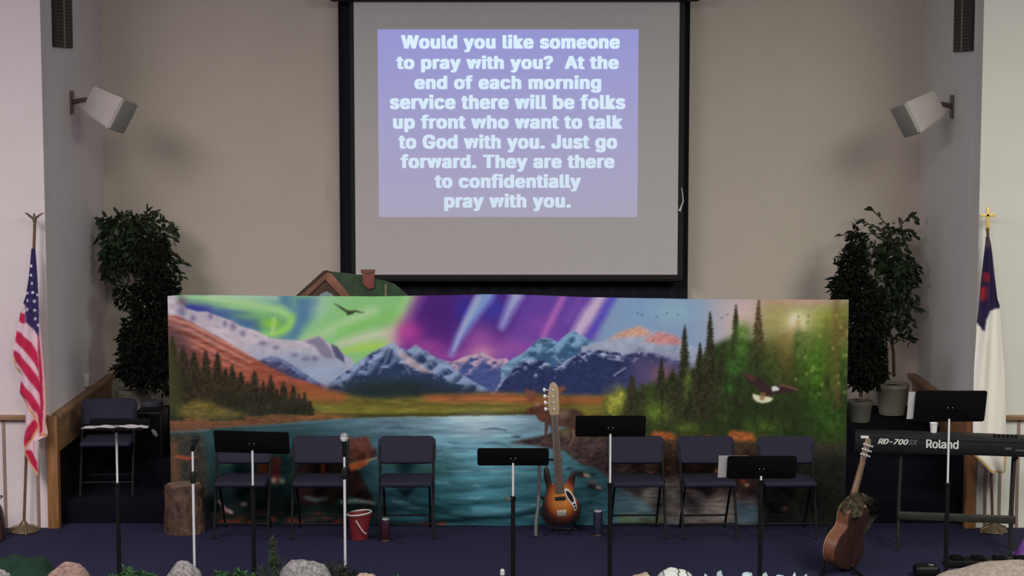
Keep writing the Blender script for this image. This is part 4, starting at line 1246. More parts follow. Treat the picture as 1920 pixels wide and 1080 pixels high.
M_sil = mat('silver_lettering', (0.72, 0.72, 0.70), 0.5)
ks = 1 / 240.0
on_panel('RD-700', 0.178, 0.405, 0.066, 0.108, M_sil, shear=0.35, smear=0.03)
on_panel('SX', 0.410, 0.478, 0.067, 0.107, mat('dim_lettering', (0.13, 0.13, 0.13), 0.5), shear=0.35, smear=0.02)
on_panel('Roland', 0.545, 0.785, 0.047, 0.112, M_sil, smear=0.02)
MB().box((0.075, -0.008, 0.115), (0.062, 0.004, 0.022), bev=0.002).obj('connector_plate', M_sil, kb)
MB().box((1.16, -0.008, 0.06), (0.05, 0.003, 0.02), bev=0.001).obj('port', M_ventfin, kb)
MB().box((1.26, -0.008, 0.05), (0.10, 0.003, 0.012), bev=0.001).obj('port', M_ventfin, kb)

ksn = thing('keyboard_stand', 'dark table-style keyboard stand with a low crossbar, carrying the stage piano', 'keyboard stand', (kl.x, kl.y, 0), ang)
M_olive = mat('dark_olive_metal', (0.024, 0.024, 0.019), 0.5, 0.0, var=0.15, scale=20)
for x in (0.355, 1.215):
    MB().box((x, 0.17, kz - 0.014), (0.045, 0.30, 0.026), bev=0.005).obj('support_arm', M_black, ksn)
    MB().tube([(x, 0.06, kz - 0.02), (x - 0.01, 0.05, 0.40), (x - 0.01, 0.05, 0.012)], 0.012, 10).obj('leg', M_olive, ksn)
    MB().tube([(x, 0.29, kz - 0.02), (x - 0.01, 0.29, 0.40), (x - 0.01, 0.29, 0.012)], 0.012, 10).obj('leg', M_olive, ksn)
MB().box((0.785, 0.045, 0.285), (0.89, 0.03, 0.062), bev=0.006).obj('crossbar', M_olive, ksn)
MB().box((0.345, 0.17, 0.29), (0.03, 0.24, 0.04), bev=0.005).obj('side_brace', M_olive, ksn)
MB().box((1.205, 0.17, 0.29), (0.03, 0.24, 0.04), bev=0.005).obj('side_brace', M_olive, ksn)
p = P(1740, 786, -0.62)
cu = thing('paper_cup', 'small white cup on the keyboard, beneath the tall music stand', 'cup', kbW @ Vector((0.60, 0.15, 0.141)))
MB().lathe([(0.022, 0), (0.024, 0.002), (0.031, 0.075), (0.032, 0.078), (0.029, 0.076), (0.02, 0.006)], 18).obj('body', M_paper, cu)
# ------------------------------------------------------------------ bucket, bottles, stump
p = P(674, 1006, -0.42)
bk = thing('bucket', 'red plastic bucket with a white wire handle on the floor below the big bear print', 'bucket', (p.x, -0.42, 0))
M_red = mat('red_plastic', (0.19, 0.018, 0.024), 0.5, var=0.06)
MB().lathe([(0.060, 0.0), (0.066, 0.004), (0.088, 0.195), (0.094, 0.198), (0.094, 0.212), (0.086, 0.212), (0.062, 0.02), (0.001, 0.015)], 32).obj('pail', M_red, bk)
rg = [(0.096 * math.cos(2 * math.pi * i / 40), 0.096 * math.sin(2 * math.pi * i / 40), 0.216 + 0.012 * math.cos(2 * math.pi * i / 40)) for i in range(41)]
MB().tube(rg, 0.006, 8).obj('rim', mat('white_rim', (0.62, 0.62, 0.58), 0.5), bk)
q = [(-0.02, -0.098, 0.175), (0.0, -0.094, 0.14), (0.03, -0.088, 0.09), (0.052, -0.078, 0.062), (0.060, -0.075, 0.07)]
MB().tube(q, 0.006, 8).obj('handle', mat('white_wire', (0.62, 0.55, 0.55), 0.5), bk)


def bottle(px, Y, lab, col, h, r, grp=None):
    c_ = P(px, 1000, Y)
    t = thing('water_bottle', lab, 'bottle', (c_.x, Y, 0))
    m = mat('bottle_' + lab.split()[0], col, 0.4, 0.2, var=0.05)
    MB().lathe([(r * .92, 0.012), (r, 0.016), (r, h - 0.03), (r * .86, h - 0.012)], 24).obj('body', m, t)
    MB().lathe([(r * .9, 0), (r * .95, 0.002), (r * .95, 0.013), (r * .9, 0.0135)], 24).obj('base_ring', M_brass, t)
    MB().lathe([(r * .87, h - 0.013), (r * .88, h - 0.002), (r * .80, h + 0.006), (r * .3, h + 0.008)], 24).obj('lid', M_mesh, t)
    return t


bottle(723, -0.47, 'maroon metal bottle with silver lid on the floor under the third chair from the left', (0.055, 0.016, 0.036), 0.185, 0.035)
bt = bottle(1121, -0.28, 'dark blue metal bottle with silver lid on the floor between the bass and a chair', (0.020, 0.022, 0.055), 0.21, 0.038)

p = P(347, 998, -0.14)
sm = thing('tree_stump', 'brown bark-covered stump standing at the left lower corner of the banner', 'stump', (p.x, -0.16, 0))
M_bark = mat('rough_bark', (0.135, 0.075, 0.050), 0.9, scale=22, col2=(0.042, 0.022, 0.018), bump=0.9, bscale=40, stretch=(1, 1, .6))
b = bmesh.new(); NS, NR = 64, 30; rings = []
for j in range(NR):
    z = 0.40 * j / (NR - 1); row = []
    for i in range(NS):
        a = 2 * math.pi * i / NS
        nz = mnoise.noise(Vector((math.cos(a) * 3, math.sin(a) * 3, z * 7))) + 0.6 * mnoise.noise(Vector((math.cos(a) * 9, math.sin(a) * 9, z * 12)))
        r_ = 0.145 * (1 + 0.08 * (1 - z / 0.4)) + 0.012 * nz
        if j == NR - 1: r_ *= 0.90
        row.append(b.verts.new((r_ * math.cos(a) * 1.06, r_ * math.sin(a) * 0.85, z + (0.012 * mnoise.noise(Vector((a, 3, 1))) if j > 20 else 0))))
    rings.append(row)
for j in range(NR - 1):
    for i in range(NS): b.faces.new((rings[j][i], rings[j][(i + 1) % NS], rings[j + 1][(i + 1) % NS], rings[j + 1][i]))
b.faces.new(rings[0][::-1])
g = MB(); g._merge(b); g.obj('bark', M_bark, sm, smooth=50)
b = MB(); b.lathe([(0.128, 0.385), (0.126, 0.402), (0.05, 0.406), (0.002, 0.406)], 40, M=Matrix.Scale(1.06, 4, (1, 0, 0)) @ Matrix.Scale(0.85, 4, (0, 1, 0)))
b.obj('cut_top', mat('cut_wood', (0.17, 0.11, 0.075), 0.8, var=0.2, scale=10), sm)

# ------------------------------------------------------------------ cabin cutout behind the banner
HY = 0.32
hb = P(660, 600, HY)
hc = thing('cabin_cutout', 'painted cabin cutout with green roof and red chimney peeking over the banner', 'stage prop', (hb.x, HY, 0.201))


def rp(l, Y=HY):
    return [((P(x, y, Y) - Vector(hc.location)).x, (P(x, y, Y) - Vector(hc.location)).z) for x, y in l]


zb = 0.0
wallp = rp([(560, 556), (612, 514), (652, 556)]); wl = wallp[0]; wr = rp([(768, 556)])[0]
MB().prism([(wl[0], zb), (wr[0] - 0.04, zb), (wr[0] - 0.04, wr[1]), (wallp[2][0], wallp[2][1]), wallp[1], wl], 0.0, 0.03).obj('wall', mat('cabin_wall', (0.10, 0.055, 0.04), 0.8, var=0.2), hc)
MB().prism(rp([(613, 508), (660, 513), (720, 526), (740, 532), (768, 556), (768, 562), (655, 562), (640, 540), (622, 520)]), -0.012, 0.0).obj('roof', mat('green_roof', (0.035, 0.075, 0.035), 0.7, var=0.3, scale=12), hc)
MB().prism(rp([(553, 560), (605, 509), (616, 507), (624, 514), (618, 526), (608, 526), (580, 552), (574, 560)]), -0.020, 0.0, bev=0.003).obj('gable_board', mat('gable_left', (0.22, 0.10, 0.07), 0.7, var=0.25, scale=10), hc)
MB().prism(rp([(614, 510), (624, 514), (662, 560), (644, 560), (612, 526)]), -0.024, -0.001, bev=0.003).obj('gable_board', mat('gable_right', (0.28, 0.12, 0.08), 0.7, var=0.25, scale=10), hc)
MB().prism(rp([(553, 556), (606, 508), (614, 506), (622, 510), (613, 510), (560, 556)]), -0.026, -0.019).obj('roof_edge', mat('roof_edge_dark', (0.06, 0.035, 0.03), 0.8), hc)
MB().prism(rp([(600, 552), (612, 546), (624, 552), (630, 564), (596, 564)]), -0.004, 0.004).obj('gable_window', mat('pale_blue_paint', (0.26, 0.36, 0.40), 0.6), hc)
ch = MB(); ch.prism(rp([(680, 508), (702, 508), (702, 538), (693, 542), (681, 532)]), -0.040, -0.012, bev=0.002)
co = ch.obj('chimney', mat('brick_red', (0.27, 0.075, 0.06), 0.8, scale=30, var=0.25), hc)
MB().prism(rp([(677, 505), (704, 505), (703, 512), (678, 512)]), -0.046, -0.010, bev=0.002).obj('chimney_cap', mat('brick_cap', (0.20, 0.085, 0.07), 0.8), co)
MB().prism(rp([(721, 532), (726, 532), (726, 556), (721, 556)]), -0.018, -0.012).obj('vent_pipe', mat('pipe_olive', (0.16, 0.18, 0.10), 0.7), hc)

# ------------------------------------------------------------------ potted plants
M_leaf = mat('ficus_leaf', (0.036, 0.056, 0.027), 0.55, var=0.5, scale=6, spec=0.25)
M_leafd = mat('dark_fir_leaf', (0.008, 0.012, 0.007), 0.7, var=0.4, scale=6, spec=0.15)
M_trunk = mat('bark_brown', (0.10, 0.065, 0.045), 0.85, var=0.3, scale=15, bump=0.4)
M_pot = mat('pot_cream', (0.40, 0.36, 0.30), 0.6, var=0.04)
M_soil = mat('soil', (0.030, 0.018, 0.014), 0.95, var=0.4, scale=30, bump=0.8)
TZ = 0.636


def pot(t, r, h, m=None):
    MB().lathe([(r * .72, 0), (r * .76, 0.004), (r * .97, h - 0.04), (r, h - 0.035), (r, h), (r * .93, h), (r * .90, h - 0.04)], 30).obj('pot', m or M_pot, t)
    MB().lathe([(r * .92, h - 0.06), (r * .92, h - 0.03), (r * .4, h - 0.015), (0.002, h - 0.012)], 30).obj('soil', M_soil, t)


def foliage(t, Y, blobs, arcs, n, ln, wd, m, seed, droop=0.6, dy=0.25, arcn=16, trunks=()):
    r_ = random.Random(seed); L = Vector(t.location)
    mb = MB(); mb.keep = True
    tot = sum(b_[2] * b_[3] * (b_[4] if len(b_) > 4 else 1) for b_ in blobs)
    for b_ in blobs:
        k_ = int(n * b_[2] * b_[3] * (b_[4] if len(b_) > 4 else 1) / tot)
        for _ in range(k_):
            while True:
                u, v, w_ = r_.uniform(-1, 1), r_.uniform(-1, 1), r_.uniform(-1, 1)
                if u * u + v * v + w_ * w_ < 1: break
            p_ = P(b_[0] + u * b_[2], b_[1] + v * b_[3], Y) - L + Vector((0, w_ * dy, 0))
            d = Vector((u * .8 + r_.uniform(-.6, .6), w_ * .6 + r_.uniform(-.6, .6), -droop - v * .4 + r_.uniform(-.5, .5)))
            if d.length < .1: continue
            if abs(p_.x + L.x) > HW - 0.11: continue
            mb.leaf(p_, d, ln * r_.uniform(.7, 1.25), wd * r_.uniform(.7, 1.2), r_)
    stems = MB()
    for arc in arcs:
        pts = [P(x, y, Y) - L + Vector((0, r_.uniform(-.06, .06), 0)) for x, y in arc]
        stems.tube(pts, [0.006] * (len(pts) - 1) + [0.003], 6)
        for i in range(arcn):
            s_ = (i + r_.random()) / arcn * (len(pts) - 1); k_ = min(int(s_), len(pts) - 2); f_ = s_ - k_
            p_ = pts[k_].lerp(pts[k_ + 1], f_)
            t_ = (pts[k_ + 1] - pts[k_]).normalized()
            d = t_ * .7 + Vector((r_.uniform(-.8, .8), r_.uniform(-.8, .8), r_.uniform(-.9, .4)))
            mb.leaf(p_, d, ln * r_.uniform(.8, 1.2), wd * r_.uniform(.8, 1.2), r_)
    mb.obj('foliage', m, t, smooth=0)
    if arcs: stems.obj('branch', M_trunk, t)
    for tr, rad in trunks:
        pts = [P(x, y, Y) - L for x, y in tr]
        MB().tube(pts, [rad * (1 - .45 * i / (len(pts) - 1)) for i in range(len(pts))], 10).obj('trunk', M_trunk, t)


# left ficus
p = P(252, 770, 1.76)
t = thing('potted_ficus', 'tall potted ficus with a drooping crown in the left corner of the recess', 'plant', (p.x, 1.76, TZ))
pot(t, 0.165, 0.25)
foliage(t, 1.76, [(225, 435, 42, 36, 1.0), (215, 480, 42, 40, 1.1), (270, 460, 44, 55, 1.0), (300, 440, 30, 34, .5), (250, 410, 40, 18, .5), (190, 460, 18, 44, .7), (200, 500, 22, 26, .7), (300, 500, 34, 34, .7)],
        [[(250, 440), (262, 410), (290, 396), (310, 405)], [(270, 440), (300, 410), (325, 420), (336, 440)], [(280, 470), (315, 470), (335, 480), (350, 494)], [(240, 430), (225, 400), (212, 392)], [(220, 430), (200, 405), (185, 410)],
         [(250, 430), (270, 402), (276, 394)], [(290, 480), (325, 500), (342, 520)], [(300, 530), (325, 540), (332, 545)], [(215, 440), (195, 430), (186, 450)]], 1900, 0.075, 0.034, M_leaf, 11, .7, .18, 14,
        [([(250, 712), (248, 640), (256, 560), (250, 470)], 0.022), ([(256, 712), (262, 620), (270, 540), (280, 470)], 0.018)])
# left dark evergreen in front of it
p = P(285, 772, 1.38)
t = thing('artificial_fir', 'dark narrow fir tree beside the left ficus, behind the banner corner', 'plant', (p.x, 1.38, TZ))
pot(t, 0.10, 0.20, mat('pot_grey', (0.10, 0.10, 0.12), 0.6))
foliage(t, 1.38, [(290, 480, 26, 46, .9), (285, 560, 36, 50, 1.2), (270, 640, 46, 60, 1.4), (275, 690, 46, 40, 1.3), (245, 555, 30, 26, .9), (300, 620, 36, 60, 1.0), (250, 690, 32, 28, 1.0), (300, 530, 26, 30, .8), (316, 600, 20, 70, 1.3), (312, 690, 20, 50, 1.2), (318, 545, 16, 26, 1.0)],
        [[(280, 560), (240, 560), (215, 548)], [(275, 600), (310, 545), (332, 530)], [(270, 640), (240, 650), (222, 660)], [(270, 690), (235, 700), (212, 690)]], 6200, 0.062, 0.024, M_leafd, 12, .3, .16, 16,
        [([(290, 740), (290, 600), (291, 560)], 0.020)])
# right ficus
p = P(1672, 780, 1.84)
t = thing('potted_ficus', 'potted ficus with bare twin trunks in a cream pot, right corner of the recess', 'plant', (p.x, 1.84, TZ))
pot(t, 0.152, 0.285)
foliage(t, 1.84, [(1672, 480, 32, 30, 1.0), (1680, 440, 24, 24, .6), (1685, 510, 36, 32, 1.0), (1660, 540, 40, 40, .8), (1690, 555, 28, 34, .7), (1665, 590, 34, 30, .6), (1640, 470, 24, 34, .6), (1700, 500, 20, 20, .5), (1690, 605, 20, 20, .35)],
        [[(1675, 470), (1665, 425), (1645, 402), (1634, 392)], [(1672, 450), (1650, 430), (1625, 418), (1612, 408)], [(1680, 440), (1690, 418), (1708, 405), (1722, 416)], [(1685, 430), (1705, 432), (1722, 445)], [(1680, 450), (1650, 440), (1600, 436), (1566, 444)],
         [(1690, 500), (1710, 505), (1722, 520)], [(1690, 540), (1708, 570), (1722, 580)], [(1680, 600), (1700, 615), (1708, 640)], [(1668, 640), (1690, 625), (1696, 606)], [(1668, 648), (1690, 632), (1712, 632)], [(1650, 560), (1625, 590), (1622, 620)]],
        1050, 0.075, 0.036, M_leaf, 13, .6, .18, 13,
        [([(1676, 706), (1675, 660), (1668, 620), (1672, 560), (1676, 470)], 0.016), ([(1664, 706), (1662, 650), (1660, 600), (1664, 520), (1660, 470)], 0.013)])
# right dark evergreen
p = P(1612, 772, 1.45)
t = thing('artificial_fir', 'dark pointed fir tree in a grey pot between the banner end and the right ficus', 'plant', (p.x, 1.45, TZ))
pot(t, 0.115, 0.19, mat('pot_dim', (0.16, 0.15, 0.13), 0.6))
foliage(t, 1.45, [(1604, 460, 14, 34, 1.1), (1600, 500, 26, 36, 1.2), (1598, 550, 36, 44, 1.3), (1612, 610, 40, 60, 1.3), (1618, 670, 40, 56, 1.4), (1622, 700, 40, 30, 1.2), (1575, 540, 20, 24, .9), (1640, 600, 20, 70, .8)],
        [[(1604, 470), (1604, 430), (1605, 412)], [(1600, 520), (1575, 520), (1556, 530)], [(1600, 490), (1580, 480), (1566, 484)]], 6200, 0.062, 0.024, M_leafd, 14, .25, .16, 14,
        [([(1614, 745), (1612, 600), (1608, 520)], 0.018)])

# black equipment case on the left riser with a small white clip
p = P(288, 800, 1.05)
t = thing('equipment_case', 'black equipment case on the riser between the lone left chair and the banner', 'case', (p.x, 0.97, 0.421))
MB().box((0, 0, 0.205), (0.24, 0.30, 0.40), bev=0.015).obj('body', M_black, t)
MB().box((0, -0.152, 0.22), (0.19, 0.006, 0.34), bev=0.002).obj('grille', M_desk, t)
q = P(290, 812, 0.81) - Vector(t.location)
MB().tube([q + Vector((-0.02, 0.0, 0.03)), q, q + Vector((0.02, -0.0, -0.03))], [0.016, 0.022, 0.012], 10).obj('mic_clip', mat('grey_clip', (0.35, 0.33, 0.35), 0.35, 0.4), t)  # small grey-white microphone clip hanging on the case

# ------------------------------------------------------------------ flags


def cloth_flag(t, Y, outline, paintfn, fold, base, name, nx=40, ny=260, seed=2):
    ys = [o_[0] for o_ in outline]; y0, y1 = ys[0], ys[-1]
    xl = min(o_[1] for o_ in outline) - 6; xr = max(o_[2] for o_ in outline) + 6
    c = Canvas(int(xl), int(y0) - 4, int(xr - xl) + 2, int(y1 - y0) + 10, base, seed)
    paintfn(c)
    A = np.clip(lin(np.clip(c.C, 3, 255)) / FLAG_E, 0.002, 0.92)
    L = Vector(t.location)
    V = []; CC = []
    for j in range(ny):
        y = y0 + (y1 - y0) * j / (ny - 1)
        a = np.interp(y, ys, [o_[1] for o_ in outline]); b_ = np.interp(y, ys, [o_[2] for o_ in outline])
        for i in range(nx):
            u = i / (nx - 1); x = a + (b_ - a) * u
            w_ = P(x, y, Y) - L
            w_.y += fold * math.sin(u * 9.0 + y * 0.012) * min(1, (b_ - a) / 30)
            V.append(w_)
            iy = min(max(int(y - c.y0), 0), c.h - 1); ix = min(max(int(x - c.x0), 0), c.w - 1)
            CC.append((*A[iy, ix], 1))
    Fc = [(j * nx + i, j * nx + i + 1, (j + 1) * nx + i + 1, (j + 1) * nx + i) for j in range(ny - 1) for i in range(nx - 1)]
    me = bpy.data.meshes.new(name); me.from_pydata(V, [], Fc)
    at = me.color_attributes.new('print', 'FLOAT_COLOR', 'POINT'); at.data.foreach_set('color', np.array(CC).ravel())
    me.polygons.foreach_set('use_smooth', [True] * len(me.polygons))
    me.materials.append(mat_attr(name + '_cloth', 0.75)); me.update()
    o = bpy.data.objects.new(name, me); COL.objects.link(o); o.parent = t
    return o


FLAG_E = 0.55


def paint_us(c):
    red = (150, 34, 62); nav = (46, 40, 76); gold = (172, 128, 88)
    c.poly([(56, 460), (70, 460), (72, 540), (73, 600), (73, 634), (62, 618), (49, 602), (47, 574), (42, 568), (45, 554), (51, 530), (55, 500)], nav, 1)
    for x, y in ((58, 499), (58, 516), (60, 531), (50, 550), (62, 548), (70, 553), (51, 564), (64, 565), (51, 580), (64, 582), (65, 598), (71, 610)):
        c.blob(x, y, 2.6, 2.8, (206, 200, 212), .95, 4)
    c.poly([(70, 625), (74, 636), (80, 690), (83, 760), (80, 816), (74, 816), (76, 760), (73, 700)], red, 1)
    c.poly([(36, 587), (47, 589), (49, 605), (40, 607), (34, 602)], red, 1)
    c.poly([(28, 620), (40, 625), (58, 642), (70, 665), (73, 698), (62, 680), (45, 654), (27, 641)], red, 1)
    c.poly([(22, 656), (38, 663), (56, 688), (70, 708), (77, 726), (78, 744), (66, 730), (42, 692), (24, 673)], red, 1)
    c.poly([(34, 712), (45, 721), (60, 740), (75, 765), (80, 792), (78, 812), (68, 777), (52, 751), (34, 736)], red, 1)
    c.poly([(64, 786), (72, 797), (70, 806), (58, 822), (47, 842), (44, 820), (52, 800)], red, 1)
    c.poly([(48, 842), (58, 845), (70, 865), (71, 888), (60, 872), (48, 851)], red, 1)
    c.stroke([(24, 672), (28, 690), (36, 696)], 5, gold, 1.5)
    c.stroke([(34, 738), (50, 756), (62, 776), (72, 800), (60, 822), (47, 843)], 3.5, gold, 1.5)
    c.stroke([(48, 850), (58, 874), (70, 892)], 4, gold, 1.5)
    c.stroke([(70, 468), (74, 560), (78, 620), (84, 700), (87, 780), (84, 812)], 3, (176, 120, 104), 1.5)
    c.stroke([(78, 812), (90, 818)], 5, gold, 1.5)


p = P(45, 990, -0.15)
fl = thing('flag_on_stand', 'red, white and blue starred flag on a pole with eagle top, at the left wall', 'flag', (p.x, -0.15, 0))
rl = lambda x, y, Y=-0.15: P(x, y, Y) - Vector(fl.location)
MB().tube([rl(45, 980), rl(49, 860), rl(58, 640), rl(65, 424)], 0.012, 12).obj('pole', mat('pole_wood', (0.16, 0.085, 0.055), 0.45, var=0.2, scale=10), fl)
bs = MB(); bs.lathe([(0.10, 0), (0.115, 0.008), (0.10, 0.025), (0.05, 0.05), (0.028, 0.075), (0.02, 0.09)], 26)
for a in (20, 110, 200, 290):
    bs.tube([(0.05 * math.cos(R(a)), 0.05 * math.sin(R(a)), 0.05), (0.11 * math.cos(R(a)), 0.11 * math.sin(R(a)), 0.03), (0.115 * math.cos(R(a)), 0.115 * math.sin(R(a)), 0.0)], 0.013, 8)
bs.obj('base', M_brass, fl)
M_eagle = mat('bronze_eagle', (0.20, 0.16, 0.11), 0.4, 0.6, var=0.2, scale=20)
eg = MB()
eg.ball(rl(65, 421), (0.014, 0.014, 0.018), 2)
eg.tube([rl(65, 420), rl(65, 412), rl(64, 404)], [0.010, 0.018, 0.010], 10)
eg.ball(rl(64, 402), (0.010, 0.012, 0.010), 2)
eg.tube([rl(64, 411), rl(57, 406), rl(51, 401), rl(46, 399)], [0.012, 0.012, 0.009, 0.003], 8, flat=0.5)
eg.tube([rl(65, 411), rl(72, 405), rl(78, 401), rl(83, 399)], [0.012, 0.012, 0.009, 0.003], 8, flat=0.5)
eg.obj('eagle_finial', M_eagle, fl)
US = [(466, 59, 66), (490, 57, 68), (520, 54, 70), (555, 48, 72), (568, 43, 73), (578, 46, 73), (586, 37, 74), (605, 34, 76), (607, 33, 76), (622, 30, 77), (640, 27, 79), (656, 24, 80), (676, 24, 82), (690, 28, 83), (702, 36, 84), (716, 38, 85), (737, 36, 86), (757, 48, 87),
      (772, 48, 87), (790, 48, 86), (812, 47, 90), (820, 46, 88), (826, 45, 74), (842, 47, 73), (852, 48, 72), (870, 56, 72), (880, 62, 72), (892, 69, 71)]
cloth_flag(fl, -0.19, US, paint_us, 0.022, (178, 156, 164), 'flag')


def paint_ch(c):
    c.poly([(1840, 436), (1858, 436), (1866, 520), (1876, 572), (1874, 578), (1856, 582), (1848, 600), (1845, 622), (1832, 604), (1836, 560), (1838, 520), (1845, 470)], (36, 30, 56), 1)
    c.poly([(1844, 512), (1853, 510), (1854, 528), (1846, 530)], (118, 34, 44), 1.5)
    c.poly([(1838, 540), (1851, 536), (1849, 562), (1840, 566)], (122, 34, 44), 1.5)
    c.blob(1851, 455, 5, 10, (110, 80, 76), .7)
    c.stroke([(1832, 660), (1826, 740), (1826, 830)], 4, (196, 184, 196), 2, .8)  # pale strip paints an edge highlight into the cloth colour
    c.stroke([(1852, 640), (1850, 740), (1850, 850)], 5, (166, 158, 152), 4, .5)  # soft grey streaks here and next paint fold shading into the cloth
    c.stroke([(1872, 600), (1878, 740), (1880, 850)], 5, (172, 164, 156), 4, .5)
    c.stroke([(1826, 852), (1842, 866), (1858, 884), (1866, 886), (1884, 884), (1886, 850)], 4, (168, 132, 78), 1.5)


p = P(1861, 995, -0.12)
fl = thing('flag_on_stand', 'white flag with navy corner and red cross on a gold-cross pole, at the right wall', 'flag', (p.x, -0.15, 0))
MB().tube([rl(1861, 985), rl(1858, 860), rl(1855, 640), rl(1852, 428)], 0.012, 12).obj('pole', MATS['pole_wood'], fl)
bs = MB(); bs.lathe([(0.10, 0), (0.115, 0.008), (0.10, 0.025), (0.05, 0.05), (0.028, 0.075), (0.02, 0.09)], 26)
for a in (20, 110, 200, 290):
    bs.tube([(0.05 * math.cos(R(a)), 0.05 * math.sin(R(a)), 0.05), (0.11 * math.cos(R(a)), 0.11 * math.sin(R(a)), 0.03), (0.115 * math.cos(R(a)), 0.115 * math.sin(R(a)), 0.0)], 0.013, 8)
bs.obj('base', M_brass, fl)
c0 = rl(1852, 408)
cr = MB(); cr.box(c0 + Vector((0, 0, -0.005)), (0.026, 0.018, 0.175), bev=0.004); cr.box(c0 + Vector((0, 0, 0.018)), (0.126, 0.018, 0.026), bev=0.004)
cr.obj('cross_finial', mat('bright_gold', (0.92, 0.66, 0.20), 0.4, 0.15), fl)
MB().lathe([(0.008, -0.03), (0.016, -0.015), (0.016, 0), (0.008, 0.01)], 14, M=Matrix.Translation(rl(1852, 428))).obj('finial_socket', M_gold, fl)
CHO = [(444, 1848, 1855), (455, 1847, 1858), (480, 1844, 1862), (520, 1840, 1866), (560, 1837, 1870), (575, 1836, 1875), (584, 1835, 1875), (604, 1832, 1876), (625, 1832, 1877), (700, 1827, 1882), (800, 1824, 1886), (852, 1824, 1888), (870, 1842, 1887), (887, 1858, 1886)]
cloth_flag(fl, -0.19, CHO, paint_ch, 0.022, (186, 182, 174), 'flag', seed=3)

# ------------------------------------------------------------------ stage-edge garden


def rock(px, ytop, wpx, lab, m, Y=-2.78, seed=0, hscale=None, name='rock', dep=0.8, wide=1.32):
    top = P(px, ytop, Y); wm = (P(px + wpx / 2, ytop, Y) - P(px - wpx / 2, ytop, Y)).x
    h = top.z
    b = bmesh.new(); bmesh.ops.create_icosphere(b, subdivisions=4, radius=1)
    for v in b.verts:
        n_ = v.co.copy()
        k_ = 1 + 0.16 * mnoise.noise(n_ * 1.3 + Vector((seed * 7.1, 0, 0))) + 0.06 * mnoise.noise(n_ * 4 + Vector((seed, 3, 0))) + 0.02 * mnoise.noise(n_ * 11 + Vector((seed, 0, 5)))
        v.co = n_ * k_
    zmax = max(v.co.z for v in b.verts); xw = (max(v.co.x for v in b.verts) - min(v.co.x for v in b.verts)) / 2
    for v in b.verts:
        z = v.co.z / zmax
        v.co = Vector((v.co.x / xw * wm / 2 * wide, v.co.y * wm / 2 * dep, max(0.0, (z + 0.35) / 1.35) ** 0.8 * h))
    g = MB(); g._merge(b)
    o = g.obj(name, m, None, smooth=60)
    o.location = (top.x, Y, 0)
    tag(o, lab, 'rock')
    return o


M_rockb = mat('brown_granite', (0.26, 0.17, 0.14), 0.85, var=0.4, scale=40, bump=0.6, bscale=60)
M_rockg = mat('grey_granite', (0.24, 0.23, 0.23), 0.85, var=0.5, scale=45, bump=0.6, bscale=60)
M_rockt = mat('tan_sandstone', (0.40, 0.30, 0.22), 0.85, var=0.25, scale=40, bump=0.5, bscale=60)
M_rockl = mat('speckled_beige', (0.36, 0.30, 0.255), 0.85, scale=45, col2=(0.22, 0.17, 0.15), bump=0.5, bscale=80)
rock(127, 1053, 86, 'brown rounded rock at the stage front near the green cloth', M_rockb, seed=1)
rock(343, 1051, 60, 'small grey rock at the stage front beside the left microphone stand', M_rockg, seed=2)
rock(574, 1048, 84, 'largest grey rock at the stage front, right of the fir sprig', M_rockg, seed=3)
rock(686, 1073, 52, 'low tan rock at the stage front, below the red bucket', M_rockt, seed=4)
rock(1203, 1073, 56, 'low tan rock at the stage front, left of the white stone', M_rockt, Y=-3.0, seed=5, wide=1.1)
rock(6, 1067, 36, 'pale rock cut off by the left edge of the photo, beside the green cloth', M_rockg, seed=8)
wr_ = thing('wrapped_stone', 'white rounded stone wrapped in thin dark cord at the stage front', 'rock', (0, 0, 0))
o = rock(1264, 1064, 96, 'x', mat('white_stone', (0.60, 0.64, 0.60), 0.5, var=0.05, scale=20), seed=6, name='stone', wide=1.05, dep=0.7)
del o['label'], o['category']
wr_.location = o.location; o.location = (0, 0, 0); o.parent = wr_
hR = max(v.co.z for v in o.data.vertices)
for sx in (-0.55, 0.18, 0.62):
    pts = []
    for i in range(17):
        a = math.pi * i / 16
        # follow the stone's own surface
        dx = 0.19 * sx * (0.9 + 0.1 * math.sin(3 * a)); dyy = -0.15 * math.cos(a) * math.sqrt(max(0, 1 - sx * sx * 0.9))
        best = max(o.data.vertices, key=lambda v: v.co.z - 30 * ((v.co.x - dx) ** 2 + (v.co.y - dyy) ** 2))
        pts.append(best.co + Vector((0, 0, 0.003)))
    pts = [p_ for i, p_ in enumerate(pts) if i == 0 or (p_ - pts[i - 1]).length > 0.008]
    if len(pts) > 2:
        MB().tube(pts, 0.0028, 6).obj('cord', M_black, wr_)
big = rock(1893, 1049, 350, 'large speckled beige boulder at the right front corner of the stage', M_rockl, Y=-2.78, seed=7, dep=0.34, wide=1.0)

# green cloth at far left
g = MB(); NX, NY = 40, 16; vs = []
a0 = P(-30, 1060, -2.2); a1 = P(122, 1060, -2.2)
for j in range(NY):
    row = []
    for i in range(NX):
        u = i / (NX - 1); v = j / (NY - 1)
        x = a0.x + (a1.x - a0.x) * u
        hmax = 0.33 * (1 - max(0, (u - .62) / .38) ** 2.0) * math.sin(math.pi * (0.12 + 0.86 * v)) ** .7
        z = max(0.004, hmax * (0.92 + 0.05 * math.sin(u * 17 + v * 3)) - 0.02)
        row.append(g.bm.verts.new((x, -2.34 + 0.40 * v, z)))
    vs.append(row)
for j in range(NY - 1):
    for i in range(NX - 1): g.bm.faces.new((vs[j][i], vs[j][i + 1], vs[j + 1][i + 1], vs[j + 1][i]))
bmesh.ops.solidify(g.bm, geom=list(g.bm.faces), thickness=0.004)
o = g.obj('draped_cloth', mat('green_felt', (0.018, 0.060, 0.038), 0.9, var=0.3, scale=8, bump=0.3), None, smooth=60)
